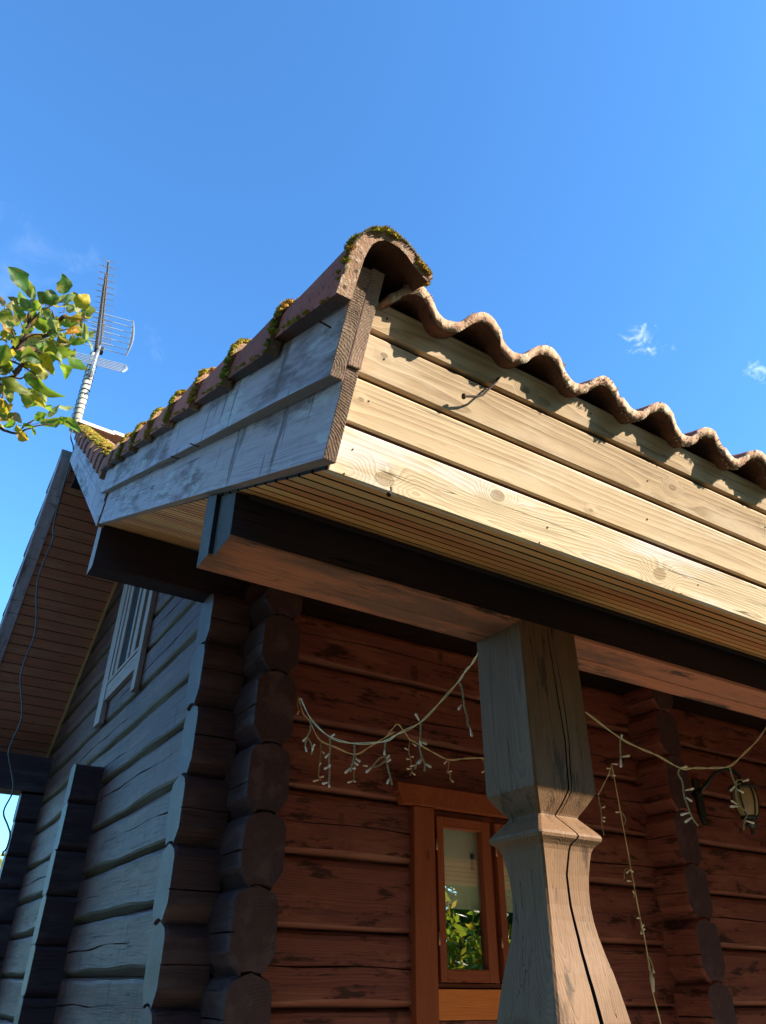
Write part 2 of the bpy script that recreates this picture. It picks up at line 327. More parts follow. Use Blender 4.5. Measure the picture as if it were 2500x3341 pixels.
# ------------------------------------------------------------------ mesh builder
class MB:
    def __init__(s): s.v = []; s.f = []; s.g = []; s.mi = []; s.c = []
    def quad(s, *i, m=0): s.f.append(tuple(i)); s.mi.append(m)
    def add(s, p, g=None, c=None):
        s.v.append(tuple(p)); s.g.append(tuple(g) if g is not None else tuple(p)); s.c.append(c or (1, 1, 1, 1)); return len(s.v)-1
    def sweep(s, prof, frames, m=0, side_m=None, cap_m=None, off=None, jit=0., cap=True, closed=True, gscale=1.):
        """prof: list of (a,b); frames: list of (origin, A, B) ; s coordinate = distance"""
        if off is None: off = (rnd.uniform(-40, 40), rnd.choice((-1, 1))*rnd.uniform(.02, .16), rnd.uniform(.03, .14))
        pf = prof if callable(prof) else None
        if pf: prof = pf(0)
        n = len(prof); rows = []; d = 0; prev = None
        ca = sum(p[0] for p in prof)/n; cb = sum(p[1] for p in prof)/n
        for fi, (o, A, B) in enumerate(frames):
            if pf: prof = pf(fi)
            o = Vector(o); A = Vector(A); B = Vector(B)
            if prev is not None: d += (o-prev).length
            prev = o; row = []
            for (a, b) in prof:
                ja = rnd.uniform(-jit, jit); jb = rnd.uniform(-jit, jit)
                row.append(s.add(o+A*(a+ja)+B*(b+jb), (off[0]+d*gscale, off[1]+(a-ca)*gscale, off[2]+(b-cb)*gscale)))
            rows.append(row)
        k = n if closed else n-1
        for r, q in zip(rows, rows[1:]):
            for i in range(k):
                j = (i+1) % n
                s.quad(r[i], r[j], q[j], q[i], m=(side_m[i] if side_m else m))
        if cap and closed:
            cm = m if cap_m is None else cap_m
            s.f.append(tuple(reversed(rows[0]))); s.mi.append(cm)
            s.f.append(tuple(rows[-1])); s.mi.append(cm)
        return rows
    def board(s, p0, p1, A, B, wa, wb, nseg=1, m=0, cap_m=None, jit=0., side_m=None, off=None):
        """box from p0 to p1, rectangle spanned by A*[0,wa], B*[0,wb]"""
        p0 = Vector(p0); p1 = Vector(p1); A = Vector(A); B = Vector(B)
        fr = [(p0.lerp(p1, i/nseg), A, B) for i in range(nseg+1)]
        return s.sweep([(0, 0), (wa, 0), (wa, wb), (0, wb)], fr, m=m, cap_m=cap_m, jit=jit, side_m=side_m, off=off)
    def box(s, a, b, m=0, cap_m=None, axis=0, **k):
        a = Vector(a); b = Vector(b); d = b-a
        E_ = [Vector((1, 0, 0)), Vector((0, 1, 0)), Vector((0, 0, 1))]
        i, j, l = axis, (axis+1) % 3, (axis+2) % 3
        return s.board(a, a+E_[i]*d[i], E_[j], E_[l], d[j], d[l], m=m, cap_m=cap_m, **k)
    def tube(s, pts, r, n=6, m=0, cap=True):
        pts = [Vector(p) for p in pts]
        rs = r if isinstance(r, (list, tuple)) else [r]*len(pts)
        T = [(pts[min(i+1, len(pts)-1)]-pts[max(i-1, 0)]).normalized() for i in range(len(pts))]
        A = T[0].orthogonal().normalized(); rows = []; d = 0
        for i, p in enumerate(pts):
            if i: d += (p-pts[i-1]).length
            A = (A-T[i]*A.dot(T[i])); A = A.normalized() if A.length > 1e-6 else T[i].orthogonal().normalized()
            B = T[i].cross(A)
            rows.append([s.add(p+(A*math.cos(2*math.pi*k/n)+B*math.sin(2*math.pi*k/n))*rs[i], (d, k*.01, 0)) for k in range(n)])
        for a, b in zip(rows, rows[1:]):
            for k in range(n): s.quad(a[k], a[(k+1) % n], b[(k+1) % n], b[k], m=m)
        if cap: s.f.append(tuple(reversed(rows[0]))); s.mi.append(m); s.f.append(tuple(rows[-1])); s.mi.append(m)
    def lathe(s, c, prof, n=16, m=0):
        rows = []
        for (r, z) in prof:
            rows.append([s.add((c[0]+r*math.cos(2*math.pi*k/n), c[1]+r*math.sin(2*math.pi*k/n), c[2]+z)) for k in range(n)])
        for a, b in zip(rows, rows[1:]):
            for k in range(n): s.quad(a[k], a[(k+1) % n], b[(k+1) % n], b[k], m=m)
    def build(s, name, mats, parent=None, smooth=False, bevel=0, label=None, col=False, cuts=None, solid=0, norm=True):
        me = bpy.data.meshes.new(name); me.from_pydata(s.v, [], s.f)
        if not isinstance(mats, (list, tuple)): mats = [mats]
        for m in mats: me.materials.append(m)
        me.polygons.foreach_set('material_index', s.mi)
        at = me.attributes.new('gc', 'FLOAT_VECTOR', 'POINT')
        at.data.foreach_set('vector', np.array(s.g, dtype=np.float32).ravel())
        if col:
            ac = me.attributes.new('leafcol', 'FLOAT_COLOR', 'POINT')
            ac.data.foreach_set('color', np.array(s.c, dtype=np.float32).ravel())
        if norm or cuts:
            bm = bmesh.new(); bm.from_mesh(me)
            if cuts:
                for (co, no) in cuts:
                    g = bm.verts[:]+bm.edges[:]+bm.faces[:]
                    r = bmesh.ops.bisect_plane(bm, geom=g, plane_co=co, plane_no=no, clear_outer=True)
                    eds = [e for e in r['geom_cut'] if isinstance(e, bmesh.types.BMEdge)]
                    if eds: bmesh.ops.holes_fill(bm, edges=eds)
            if norm: bmesh.ops.recalc_face_normals(bm, faces=bm.faces[:])
            bm.to_mesh(me); bm.free()
        if smooth: me.polygons.foreach_set('use_smooth', [True]*len(me.polygons))
        o = bpy.data.objects.new(name, me); COL.objects.link(o)
        if parent: o.parent = parent
        if bevel:
            b = o.modifiers.new('bevel', 'BEVEL'); b.width = bevel; b.segments = 2; b.limit_method = 'ANGLE'; b.angle_limit = .6
        if label: o['label'] = label
        return o


def thing(name, label, cat, loc=(0, 0, 0), group=None):
    o = bpy.data.objects.new(name, None); COL.objects.link(o); o.empty_display_size = .2
    o['label'] = label; o['category'] = cat
    if group: o['group'] = group
    return o


def at(u, v, Y):
    d = at_ray(u, v); return d*(Y/d.y)


EX, EY, EZ = Vector((1, 0, 0)), Vector((0, 1, 0)), Vector((0, 0, 1))
# ------------------------------------------------------------------ setting
g = MB(); g.box((-60, -60, GROUND-.1), (80, 90, GROUND)); o = g.build('ground', ground_mat()); o['kind'] = 'structure'
g = MB(); g.box((.9, 2.25, GROUND), (9.5, 4.2, GROUND+.12)); o = g.build('bounce_terrace', pave_mat()); o['kind'] = 'structure'  # unseen slab, sized and toned to bounce fill under the porch

g = MB(); g.box((-3.2, 5.0, GROUND), (1.5, 14, GROUND+.03)); o = g.build('fill_slab', pave_mat()); o['kind'] = 'structure'  # unseen slab added to bounce fill onto the left soffit

# ------------------------------------------------------------------ log house
H = thing('log_house', 'dark brown log house with clay tile roof and a carved porch post', 'house')
XR = 9.0                                   # right-hand extent of everything
XW, XW2 = 1.55, 1.80                       # gable wall
YF, YF2 = 4.20, 4.45                       # front wall
YB = 11.30
JX = [-1.58, -1.22, -.85, -.48, -.12, .245, .615, .975, 1.375, 1.765, 2.11]
JY = [-1.58, -1.40, -1.05, -.70, -.35, .02, .40, .755, 1.125, 1.54, 1.90, 2.23, 2.60, 2.94, 3.30, 3.65, 4.0, 4.35, 4.7, 5.05]


def logprof(zb, zt, t=.25, top=.02):
    return [(.05, zb+.010), (.030, zb+.024), (.008, zb+.045), (0, zb+.062), (0, zt-.035), (top*.4, zt-.012), (top+.008, zt), (t*.35, zt+.016), (t/2, zt+.022), (t*.65, zt+.016), (t-top-.008, zt), (t-top*.4, zt-.012),
            (t, zt-.035), (t, zb+.062), (t-.008, zb+.045), (t-.030, zb+.024), (t-.05, zb+.010), (t/2, zb+.018)]


ENDSM = [1, 1, 0, 0, 0, 0, 0, 0, 0, 0, 0, 0, 1, 1]
def endprof(zb, zt, t=.25):
    m_ = (zb+zt)/2+rnd.uniform(-.03, .03); k1, k2 = rnd.uniform(.85, 1.2), rnd.uniform(.85, 1.2)
    P = [(.060*k1, zb+.004), (.0, zb+.088*k1), (0, m_-.004), (.022, m_), (0, m_+.003), (0, zt-.052), (.024, zt-.006), (.075, zt+.016), (t/2, zt+.030), (t-.075, zt+.016), (t-.022, zt-.006), (t, zt-.048*k2), (t, zb+.085*k2), (t-.056*k2, zb+.004), (t*.72, zb+.018), (t/2, zb+.026), (t*.28, zb+.018)]
    return P
def endlog(mb, o0, o1, A, zb, zt, t=.25, jit=.003):
    o0 = Vector(o0); o1 = Vector(o1); P = endprof(zb, zt, t); sh = rnd.uniform(-.008, .008)
    n = 4; fr = [(o0.lerp(o1, q), A, EZ) for q in (0, .08, .3, .6, 1)]
    c0 = (t/2, (zb+zt)/2)
    def f(i):
        k = 1-.045*(i == 0)
        return [(c0[0]+(a-c0[0])*k+sh, c0[1]+(b-c0[1])*k if i == 0 else b) for a, b in P]
    mb.sweep(f, fr, side_m=[0]*17, cap_m=2, jit=jit)
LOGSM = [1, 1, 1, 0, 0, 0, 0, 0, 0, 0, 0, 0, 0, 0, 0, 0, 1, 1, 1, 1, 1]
def wavy(zb, zt, n, top=.02, amp=1.0, flat=False):
    # hewn logs: the face edges and the chamfer wander a little along the length
    p1, p2, p3 = rnd.uniform(0, 6), rnd.uniform(0, 6), rnd.uniform(0, 6); cf = rnd.uniform(.42, .62)
    def f(i):
        q = i*.33
        a = amp*(.009*math.sin(q*1.1+p1)+.006*math.sin(q*2.7+p2)); b = amp*(.006*math.sin(q*1.3+p3)+.003*math.sin(q*3.9+p1)); o = amp*.004*math.sin(q*.9+p2)
        P = logprof(zb, zt, top=top)
        if flat: P[1] = (.026, zb+.018); P[2] = (.006, zb+.030); P[3] = (0, zb+.042)
        cz = zb+(zt-zb)*(cf+.05*math.sin(q*.5+p2)+.02*math.sin(q*2.9+p3)); cw = max(.0004, .0045*(math.sin(q*.62+p1)+.35)+.002*math.sin(q*4+p2)); cd_ = min(.03, cw*6)
        P[4:4] = [(o, cz-cw), (o+cd_, cz), (o, cz+cw)]
        P[2] = (P[2][0]+o, P[2][1]+a); P[3] = (P[3][0]+o, P[3][1]+a*1.2); P[7] = (P[7][0]+o, P[7][1]+b); P[8] = (P[8][0]+o, P[8][1]+b); P[1] = (P[1][0]+o, P[1][1]+a*.6)
        return P
    return f


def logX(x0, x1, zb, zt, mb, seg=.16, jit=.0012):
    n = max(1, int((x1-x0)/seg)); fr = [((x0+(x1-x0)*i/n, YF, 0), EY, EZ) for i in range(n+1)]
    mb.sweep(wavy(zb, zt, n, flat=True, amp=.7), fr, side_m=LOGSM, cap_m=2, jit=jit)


def logY(y0, y1, zb, zt, mb, seg=.16, jit=.0012, x0=None):
    n = max(1, int((y1-y0)/seg)); fr = [((XW if x0 is None else x0, y0+(y1-y0)*i/n, 0), EX, EZ) for i in range(n+1)]
    mb.sweep(wavy(zb, zt, n), fr, side_m=LOGSM, cap_m=2, jit=jit)


# gable wall: its logs run along Y and stick out past the front wall (hexagonal ends)
mb = MB(); ends = MB()
for zb, zt in zip(JY, JY[1:]):
    logY(YF+.02, YB, zb, zt, mb)
    if zb < 2.2: 
        endlog(ends, (XW, 3.92+rnd.uniform(-.018, .012), 0), (XW, YF+.06, 0), EX, zb, min(zt, 2.10))
cuts = [((0, 4.25, 2.40), Vector((0, -.755, 1))), ((0, 11.65, 2.40), Vector((0, .755, 1)))]
mb.build('gable_wall', [M['gable'], M['groove'], M['logend']], H, bevel=0, cuts=cuts)
ends.build('log_ends', [M['logend'], M['logend'], M['logend']], H, bevel=.004, label='big six-sided log ends facing the porch')
# front wall
mb = MB(); e2 = MB()
WX0, WX1 = 2.90, 3.98
for zb, zt in zip(JX, JX[1:]):
    endlog(e2, (1.31+rnd.uniform(-.012, .008), YF, 0), (XW+.02, YF, 0), EY, zb, zt)
    if zb < -.15 or zb > .9: logX(XW+.05, XR, zb, zt, mb)
    else:
        logX(XW+.05, WX0, zb, zt, mb); logX(WX1, XR, zb, zt, mb)
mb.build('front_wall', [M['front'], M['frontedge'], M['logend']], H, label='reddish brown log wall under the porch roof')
e2.build('corner_log_ends', [M['logend'], M['logend'], M['logendface']], H, bevel=.004, label='log ends projecting past the gable wall corner')
# inner cross wall showing through at the right, its log ends toward the porch
mb = MB()
for zb, zt in zip(JY, JY[1:]):
    if zb < 2.1: endlog(mb, (4.975, 3.92+rnd.uniform(-.018, .012), 0), (4.975, YF+.05, 0), EX, zb, min(zt, 2.12))
for i in range(0): pass
mb.build('cross_wall_log_ends', [M['front'], M['front'], M['crossend']], H, bevel=.004, label='column of log ends beside the lantern')
# stub columns on the gable wall
for (y0, top, zoff, lab) in ((7.58, 1.72, 0., 'short column of mossy log ends on the gable wall'), (10.95, 2.04, .32, 'log end column under the far eave')):
    mb = MB(); z = [q+zoff if q+zoff < top-.05 else None for q in JX]; z = [q for q in z if q is not None]+[top]
    for zb, zt in zip(z, z[1:]):
        P = [(a*.9, b) for a, b in logprof(zb, zt)]
        mb.sweep(P, [((1.29+rnd.uniform(-.006, .006), y0, 0), EY, EZ), ((1.42, y0, 0), EY, EZ), ((1.60, y0, 0), EY, EZ)], m=0, cap_m=1, jit=.003)
    mb.build('log_end_column', [M['logend'], M['logendface']], H, bevel=.004, label=lab)
mb = MB(); mb.box((XW+.07, 4.3, GROUND), (XW2-.07, 11.2, 2.3)); mb.box((XW2, 4.35, GROUND), (XR, 4.36, 2.1))
mb.box((XW2, 4.5, 2.2), (XR, 11.2, 2.22)); mb.box((XW2, 11.2, GROUND), (XR, 11.25, 2.2)); mb.box((XR-.05, 4.35, GROUND), (XR, 11.2, 2.2))
# the room behind the window must stay open: replace the front lining around it
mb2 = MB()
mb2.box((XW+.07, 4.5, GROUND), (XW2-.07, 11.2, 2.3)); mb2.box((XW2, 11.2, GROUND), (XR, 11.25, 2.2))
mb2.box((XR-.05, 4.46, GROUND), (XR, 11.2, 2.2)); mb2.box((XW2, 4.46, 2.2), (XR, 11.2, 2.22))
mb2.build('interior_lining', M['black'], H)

# ---- main roof frames
s25 = math.tan(math.radians(25.35)); c25 = math.cos(math.radians(25.35)); n25 = math.sin(math.radians(25.35))
A25 = Vector((0, c25, n25)); B25 = Vector((0, -n25, c25))         # along slope, perpendicular
def PR(x, a, b): return Vector((x, 0, 0))+A25*a+B25*b
ang37 = math.atan(.755); c37 = math.cos(ang37); n37 = math.sin(ang37)
A37 = Vector((0, c37, n37)); B37 = Vector((0, -n37, c37)); O37 = Vector((0, 4.25, 2.366))
A37m = Vector((0, -c37, n37)); B37m = Vector((0, n37, c37)); O37m = Vector((0, 11.65, 2.366))
RL = (7.95-4.25)/c37                                              # slope length kink -> ridge

# porch soffit boards
mb = MB(); a = 1.452; k = 0
while a < 4.93:
    wdt = .079
    fm = (0, 2, 0, 3, 0, 0, 2)[k*5 % 7]
    mb.board(PR(.565, a, .337), PR(XR, a, .337), A25, B25, wdt-.015, .014, nseg=6, jit=.0006, side_m=[fm, 1, 1, 1], cap_m=1); a += wdt; k += 1
mb.board(PR(.57, 1.45, .378), PR(XR, 1.45, .378), A25, B25, 3.45, .005, m=1)
mb.build('soffit', [M['soffit'], M['black'], M['soffit_b'], M['soffit_c']], H, label='orange pine boards lining the underside of the porch roof')
# eave fascia: four boards square to the slope
mb = MB()
for fm, (b0, b1) in zip((4, 3, 2, 2), ((.335, .4420), (.4530, .5525), (.5635, .6580), (.6685, .738))):
    fa = lambda b: 1.442-.012*(b-.335)
    n = 14; fr = [((.570+(XR-.57)*i/n, 0, 0), A25, B25) for i in range(n+1)]
    mb.sweep([(fa(b0)+.004, b0), (fa(b0), b0+.004), (fa(b1), b1-.004), (fa(b1)+.004, b1), (fa(b1)+.022, b1), (fa(b0)+.022, b0)], fr, m=fm, jit=.0009, off=({.335: 1., .453: 3., .5635: 2., .6685: 5.}[b0], {4: .012, 3: .17, 2: .14}[fm], {4: .035, 3: .05, 2: .03}[fm]))
mb.board(PR(.575, 1.457, .347), PR(XR, 1.457, .347), A25, B25, .006, .372, m=1)
mb.build('eave_fascia', [M['fascia'], M['gap'], M['fascia_b'], M['fascia_c'], M['fascia_d']], H, label='sunlit tan eave boards with bent nails')
# porch bargeboards
mb = MB(); bm_ = [0, 0, 0, 0]
mb.board(PR(.532, 1.396, .345), PR(.532, 4.84, .325), EX, B25, .031, .205, nseg=12, cap_m=1, jit=.001, side_m=[2, 0, 0, 0])
mb.build('lower_bargeboard', [M['barge'], M['bargeend'], M['bargeend']], H, bevel=.002)
mb = MB()
mb.board(PR(.531, 1.390, .5525), PR(.531, 4.86, .535), EX, B25, .031, .225, nseg=12, cap_m=1, jit=.001, side_m=[2, 0, 0, 0])
mb.build('inner_upper_bargeboard', [M['barge'], M['bargeend'], M['bargeend']], H, bevel=.002)
mb = MB()
mb.board(PR(.496, 1.388, .515), PR(.496, 4.875, .515), EX, B25, .033, .255, nseg=14, cap_m=1, jit=.0012, side_m=[2, 0, 0, 0])
mb.build('upper_bargeboard', [M['barge'], M['bargeend'], M['bargeend']], H, bevel=.002)
# steep bargeboards, both slopes
for (A, B, O, k0, nm, mt) in ((A37, B37, O37, -.06, 'steep_bargeboard', 'barge'), (A37m, B37m, O37m, -.35, 'far_bargeboard', 'barge')):
    mb = MB()
    x0 = .524 if A is A37 else .425; tw = .564-x0
    P0 = Vector((x0, 0, 0))+O+A*k0; P1 = Vector((x0, 0, 0))+O+A*(RL+.0)
    mb.board(P0, P1, EX, B, tw, .155, nseg=10, cap_m=1, jit=.001)
    mb.board(P0+B*.162-EX*.004+A*.02, P1+B*.162-EX*.004, EX, B, tw, .150, nseg=10, cap_m=1, jit=.001)
    mb.build(nm, [M[mt], M['bargeend']], H, bevel=.002, cuts=[((0, 7.95, 0), Vector((0, 1 if A is A37 else -1, 0)))])
# steep soffits
for (A, B, O, k0, nm) in ((A37, B37, O37, 0.1, 'near_gable_soffit'), (A37m, B37m, O37m, .02, 'far_gable_soffit')):
    mb = MB(); a = k0
    while a < RL:
        mb.board(Vector((.565, 0, 0))+O+A*a+B*.02, Vector((XW+.02, 0, 0))+O+A*a+B*.02, A, B, .134, .016, nseg=2, jit=.0008, side_m=[0, 1, 1, 1])
        a += .145
    mb.board(Vector((.56, 0, 0))+O+A*k0+B*.06, Vector((XW+.1, 0, 0))+O+A*k0+B*.06, A, B, RL-k0, .012, m=1)
    mb.board(Vector((XW-.03, 0, 0))+O+A*k0-B*.02, Vector((XW-.03, 0, 0))+O+A*RL-B*.02, EX, B, .028, .038, m=2)
    mb.build(nm, [M['soffit2'], M['black'], M['soffit']], H, cuts=[((0, 7.95, 0), Vector((0, 1 if A is A37 else -1, 0)))])
mb = MB(); mb.box((.60, 11.42, 2.50), (XW+.02, 11.50, 2.60)); mb.build('eave_trim', M['front'], H)
# beams
W0 = [0, 0, 0, 0]
mb = MB()
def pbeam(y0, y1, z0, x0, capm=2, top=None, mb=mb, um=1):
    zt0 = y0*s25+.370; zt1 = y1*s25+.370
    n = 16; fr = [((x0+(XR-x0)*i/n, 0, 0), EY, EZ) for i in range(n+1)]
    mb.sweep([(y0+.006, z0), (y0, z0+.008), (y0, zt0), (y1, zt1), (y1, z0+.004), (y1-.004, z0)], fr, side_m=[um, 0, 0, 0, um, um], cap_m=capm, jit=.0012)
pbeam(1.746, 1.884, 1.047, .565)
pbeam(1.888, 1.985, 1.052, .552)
mb.build('front_beam', [M['beam'], M['worn'], M['beamend']], H, bevel=.003, label='dark porch beam with worn underside, bounce light in its colour')
mb = MB(); mb.board(PR(.60, 2.055, .322), PR(XR, 2.055, .322), A25, B25, .030, .016, nseg=8); mb.build('beam_moulding', M['beam'], H, bevel=.004)
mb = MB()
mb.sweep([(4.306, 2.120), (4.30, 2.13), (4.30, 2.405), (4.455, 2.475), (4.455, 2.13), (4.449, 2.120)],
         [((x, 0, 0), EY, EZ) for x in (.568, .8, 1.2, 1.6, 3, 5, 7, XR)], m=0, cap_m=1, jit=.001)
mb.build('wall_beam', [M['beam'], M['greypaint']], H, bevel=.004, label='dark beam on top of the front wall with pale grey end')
mb = MB(); mb.box((.60, 10.92, 2.06), (3, 11.30, 2.50)); mb.build('far_beam', M['logend'], H, bevel=.006)
mb = MB(); mb.box((.62, 7.86, 4.86), (2.4, 8.04, 5.12)); mb.build('ridge_beam', M['beam'], H, bevel=.004)

# ---- carved post, a crack runs down its front face
def post():
    X0, X1, Y0, Y1 = 1.613, 1.869, 1.746, 1.990
    ins = [(1.06, 0), (1.0, 0), (.9, 0), (.8, 0), (.7, 0), (.6, 0), (.53, 0), (.516, 0.001), (.480, .024), (.452, .044), (.446, .047), (.440, .044), (.402, .010), (.392, .002), (.384, 0), (.376, .003), (.366, .014),
           (.357, .022), (.345, .027), (.32, .032), (.28, .038), (.24, .0415), (.20, .042), (.16, .039), (.12, .033), (.08, .025), (.03, .013), (-.03, .002), (-.08, -.006), (-.16, -.012), (-.25, -.012), (-.40, .0), (-.50, .02), (-.58, .03), (-.60, .0), (-.66, 0), (-1.0, 0), (-1.56, 0)]
    cp = [(1.06, 1.735), (.9, 1.742), (.755, 1.752), (.66, 1.757), (.516, 1.747), (.46, 1.733), (.446, 1.722), (.40, 1.755), (.384, 1.765), (.36, 1.748), (.28, 1.737), (.20, 1.742), (.12, 1.748), (.03, 1.750), (-.05, 1.756), (-.15, 1.768), (-.5, 1.77), (-1.56, 1.78)]
    cz = [c[0] for c in cp][::-1]; cx_ = [c[1] for c in cp][::-1]
    zs = []
    for (z, i), (z2, i2) in zip(ins, ins[1:]):
        n = max(1, int((z-z2)/.025))
        for k in range(n): zs.append((z+(z2-z)*k/n, i+(i2-i)*k/n))
    zs.append(ins[-1])
    mb = MB(); rows = []; off = (3.3, .06, .09)
    for (z, d) in zs:
        x0, x1, y0, y1 = X0+d, X1-d, Y0+d, Y1-d
        cxp = float(np.interp(z, cz, cx_))+rnd.uniform(-.0012, .0012)
        hw = float(np.interp(z, [-1.5, -.2, .1, .4, .8, 1.1], [.011, .0095, .0058, .0032, .0026, .001]))
        dep = hw*7
        e = .006; h2 = float(np.interp(z, [.42, .48, .6, .9, 1.0], [0.0002, .0016, .0022, .0012, .0002])); c2 = cxp+hw+.016+.006*math.sin(z*9)
        pts = [(x0, y0+e), (x0+e, y0), (x0+(cxp-hw-x0)*.5, y0), (cxp-hw, y0), (cxp-hw*.2, y0+dep), (cxp+hw*.2, y0+dep), (cxp+hw, y0), (c2-h2, y0), (c2, y0+h2*6), (c2+h2, y0), (x1-e, y0), (x1, y0+e),
               (x1, y1-e), (x1-e, y1), (x0+e, y1), (x0, y1-e)]
        rows.append([mb.add((x, y, z), (off[0]-z, off[1]+(x-1.74), off[2]+(y-1.87))) for x, y in pts])
    n = len(rows[0])
    for r, q in zip(rows, rows[1:]):
        for i in range(n): mb.quad(r[i], r[(i+1) % n], q[(i+1) % n], q[i], m=1 if i in (3, 4, 5, 7, 8) else 0)
    mb.build('carved_post', [M['post'], M['black']], H, label='carved square porch post split by a long crack')
post()

# ---- window in the front wall
Wn = MB(); yb = YF-.045
Wn.box((2.784, yb, -1.2), (2.94, YF+.03, .965), axis=2); Wn.build('window_casing', M['casing'], H, bevel=.003)
Wn = MB(); Wn.box((3.905, yb, -1.2), (4.06, YF+.03, .965), axis=2); Wn.build('window_casing', M['casing'], H, bevel=.003)
Wn = MB()
Wn.sweep([(2.654, 1.093), (2.654, 1.045), (2.70, .970), (4.144, .970), (4.19, 1.045), (4.19, 1.093)], [((0, yb-.018, 0), EX, EZ), ((0, YF+.01, 0), EX, EZ)], off=(0, .1, .05))
o = Wn.build('window_lintel', M['casing'], H, bevel=.003)
Wn = MB(); Wn.box((2.943, yb+.022, -.167), (3.902, YF+.06, -.017), axis=0); Wn.build('window_apron', M['apron'], H, bevel=.003, label='bright orange board under the window')
Wn = MB(); Wn.box((2.943, yb+.03, -1.2), (3.902, YF+.05, -.172), axis=0); Wn.build('wall_infill', M['front'], H)
Wn = MB(); Wn.box((2.94, yb+.05, -.01), (3.905, YF+.13, .010), axis=0); Wn.box((2.94, yb+.06, .93), (3.905, YF+.13, .967), axis=0)
Wn.box((2.941, yb+.055, .012), (2.957, YF+.13, .928), axis=2); Wn.box((3.888, yb+.055, .012), (3.904, YF+.13, .928), axis=2); Wn.box((3.409, yb+.05, .012), (3.436, YF+.13, .928), axis=2)
Wn.build('window_frame', M['casing'], H)
for (x0, x1) in ((2.968, 3.398), (3.447, 3.877)):
    sash = bpy.data.objects.new('window_sash', None)
    m_ = MB(); y0, y1 = yb+.012, YF+.02
    m_.box((x0, y0, .016), (x0+.05, y1, .925), axis=2); m_.box((x1-.068, y0, .016), (x1, y1, .925), axis=2)
    m_.box((x0+.0502, y0, .016), (x1-.0682, y1, .082), axis=0); m_.box((x0+.0502, y0, .862), (x1-.0682, y1, .925), axis=0)
    sa = m_.build('window_sash', M['casing'], H, bevel=.003)
    m_ = MB(); m_.box((x0+.045, y0+.035, .078), (x1-.062, y0+.039, .868)); m_.build('glass_pane', M['glass'], sa)
    for zz in (.2, .72):
        m_ = MB(); m_.tube([(x0-.008, y0-.004, zz), (x0-.008, y0-.004, zz+.07)], .007, 8); m_.build('hinge', M['hinge'], sa, smooth=True)
m_ = MB(); m_.box((2.95, YF+.055, .418), (3.40, YF+.058, .93)); m_.box((3.44, YF+.055, .418), (3.89, YF+.058, .93))
m_.box((2.95, YF+.052, .408), (3.40, YF+.062, .4178)); m_.box((3.44, YF+.052, .408), (3.89, YF+.062, .4178))
m_.build('window_blind', M['blind'], H)
m_ = MB(); m_.tube([(3.30, YF+.045, .71), (3.295, YF+.045, .68), (3.287, YF+.045, .66), (3.292, YF+.045, .64), (3.303, YF+.045, .64), (3.306, YF+.045, .66), (3.30, YF+.045, .68)], .0025, 5)
m_.box((3.288, YF+.042, .705), (3.312, YF+.05, .735)); m_.build('blind_cord', M['cable'], H)

# ---- gable window
G = MB(); xg = 1.495
G.box((xg, 8.06, 2.26), (xg+.055, 8.30, 4.1), axis=2); G.build('gable_window_trim', M['greypaint'], H, bevel=.004)
G = MB(); G.box((xg+.0, 6.77, 2.25), (xg+.05, 6.90, 4.1), axis=2); G.build('gable_window_trim', M['greypaint'], H, bevel=.004)
G = MB(); G.box((xg+.01, 6.903, 2.49), (xg+.055, 8.057, 2.66), axis=1); G.box((xg+.0, 6.903, 2.665), (xg+.055, 8.057, 2.70), axis=1)
G.build('gable_window_sill', M['greypaint'], H, bevel=.004)
G = MB()
for (y0, y1, dx) in ((7.95, 8.057, .012), (7.80, 7.94, .024), (7.36, 7.44, .014), (7.25, 7.355, .03), (7.12, 7.24, .014), (6.903, 7.0, .02)):
    G.box((xg+dx, y0, 2.703), (xg+.056, y1, 4.1), axis=2)
gf = G.build('gable_window_frame', M['greypaint'], H, bevel=.003)
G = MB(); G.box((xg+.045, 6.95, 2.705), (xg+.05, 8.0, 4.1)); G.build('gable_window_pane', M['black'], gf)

# ---- roof tiles
def wave(x, x0, pitch=.2025):
    if x < x0: x = x0-(x0-x)*1.144
    c = math.cos(2*math.pi*(x-x0)/pitch)
    return .0295*math.copysign(abs(c)**.80, c)
ROOF = MB()
def course(mb, org, A, B, x0, x1, a0, L, b0, drop, phase, edge_jit=.0015, nx=16, thick=.026, em=1):
    xs = np.arange(x0, x1+1e-6, .2025/nx)
    st = [(0, 0), (.012, 0), (.05, 0), (L*.5, 0), (L, 0)]
    top = []; bot = []
    for (d, _) in st:
        rt = []; rb = []
        for x in xs:
            h = wave(x, phase)+b0-drop*d/L-(.016 if x < .70 else max(0, .016*(1-(x-.70)/.05)))*(org.z < .1)
            j = rnd.uniform(-1, 1)*edge_jit*(1 if d < .03 else .2)
            fx = (x-phase+.145)/.2025; ti = math.floor(fx); lift = ((ti*7919) % 13-6)*.0009+.006*(.5-(fx-ti))*(1 if fx-ti > .06 else (fx-ti)/.06)
            p = Vector((x, 0, 0))+org+A*(a0+d+j*1.5+(((ti*31) % 7)-3)*.0022+.006*(((ti*17) % 5)-2)*(fx-ti-.5)*.5)+B*(h+lift+j)
            rt.append(mb.add(p+B*thick*.5)); rb.append(mb.add(p-B*thick*.5*(1+j*30)))
        top.append(rt); bot.append(rb)
    nxp = len(xs)
    for r in range(len(st)-1):
        for i in range(nxp-1):
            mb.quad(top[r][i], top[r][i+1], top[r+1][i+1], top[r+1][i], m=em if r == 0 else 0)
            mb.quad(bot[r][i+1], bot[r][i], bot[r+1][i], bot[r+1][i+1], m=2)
    for i in range(nxp-1): mb.quad(top[0][i+1], top[0][i], bot[0][i], bot[0][i+1], m=em)
    for r in range(len(st)-1): mb.quad(top[r][0], top[r+1][0], bot[r+1][0], bot[r][0], m=em)
O0 = Vector((0, 0, 0))
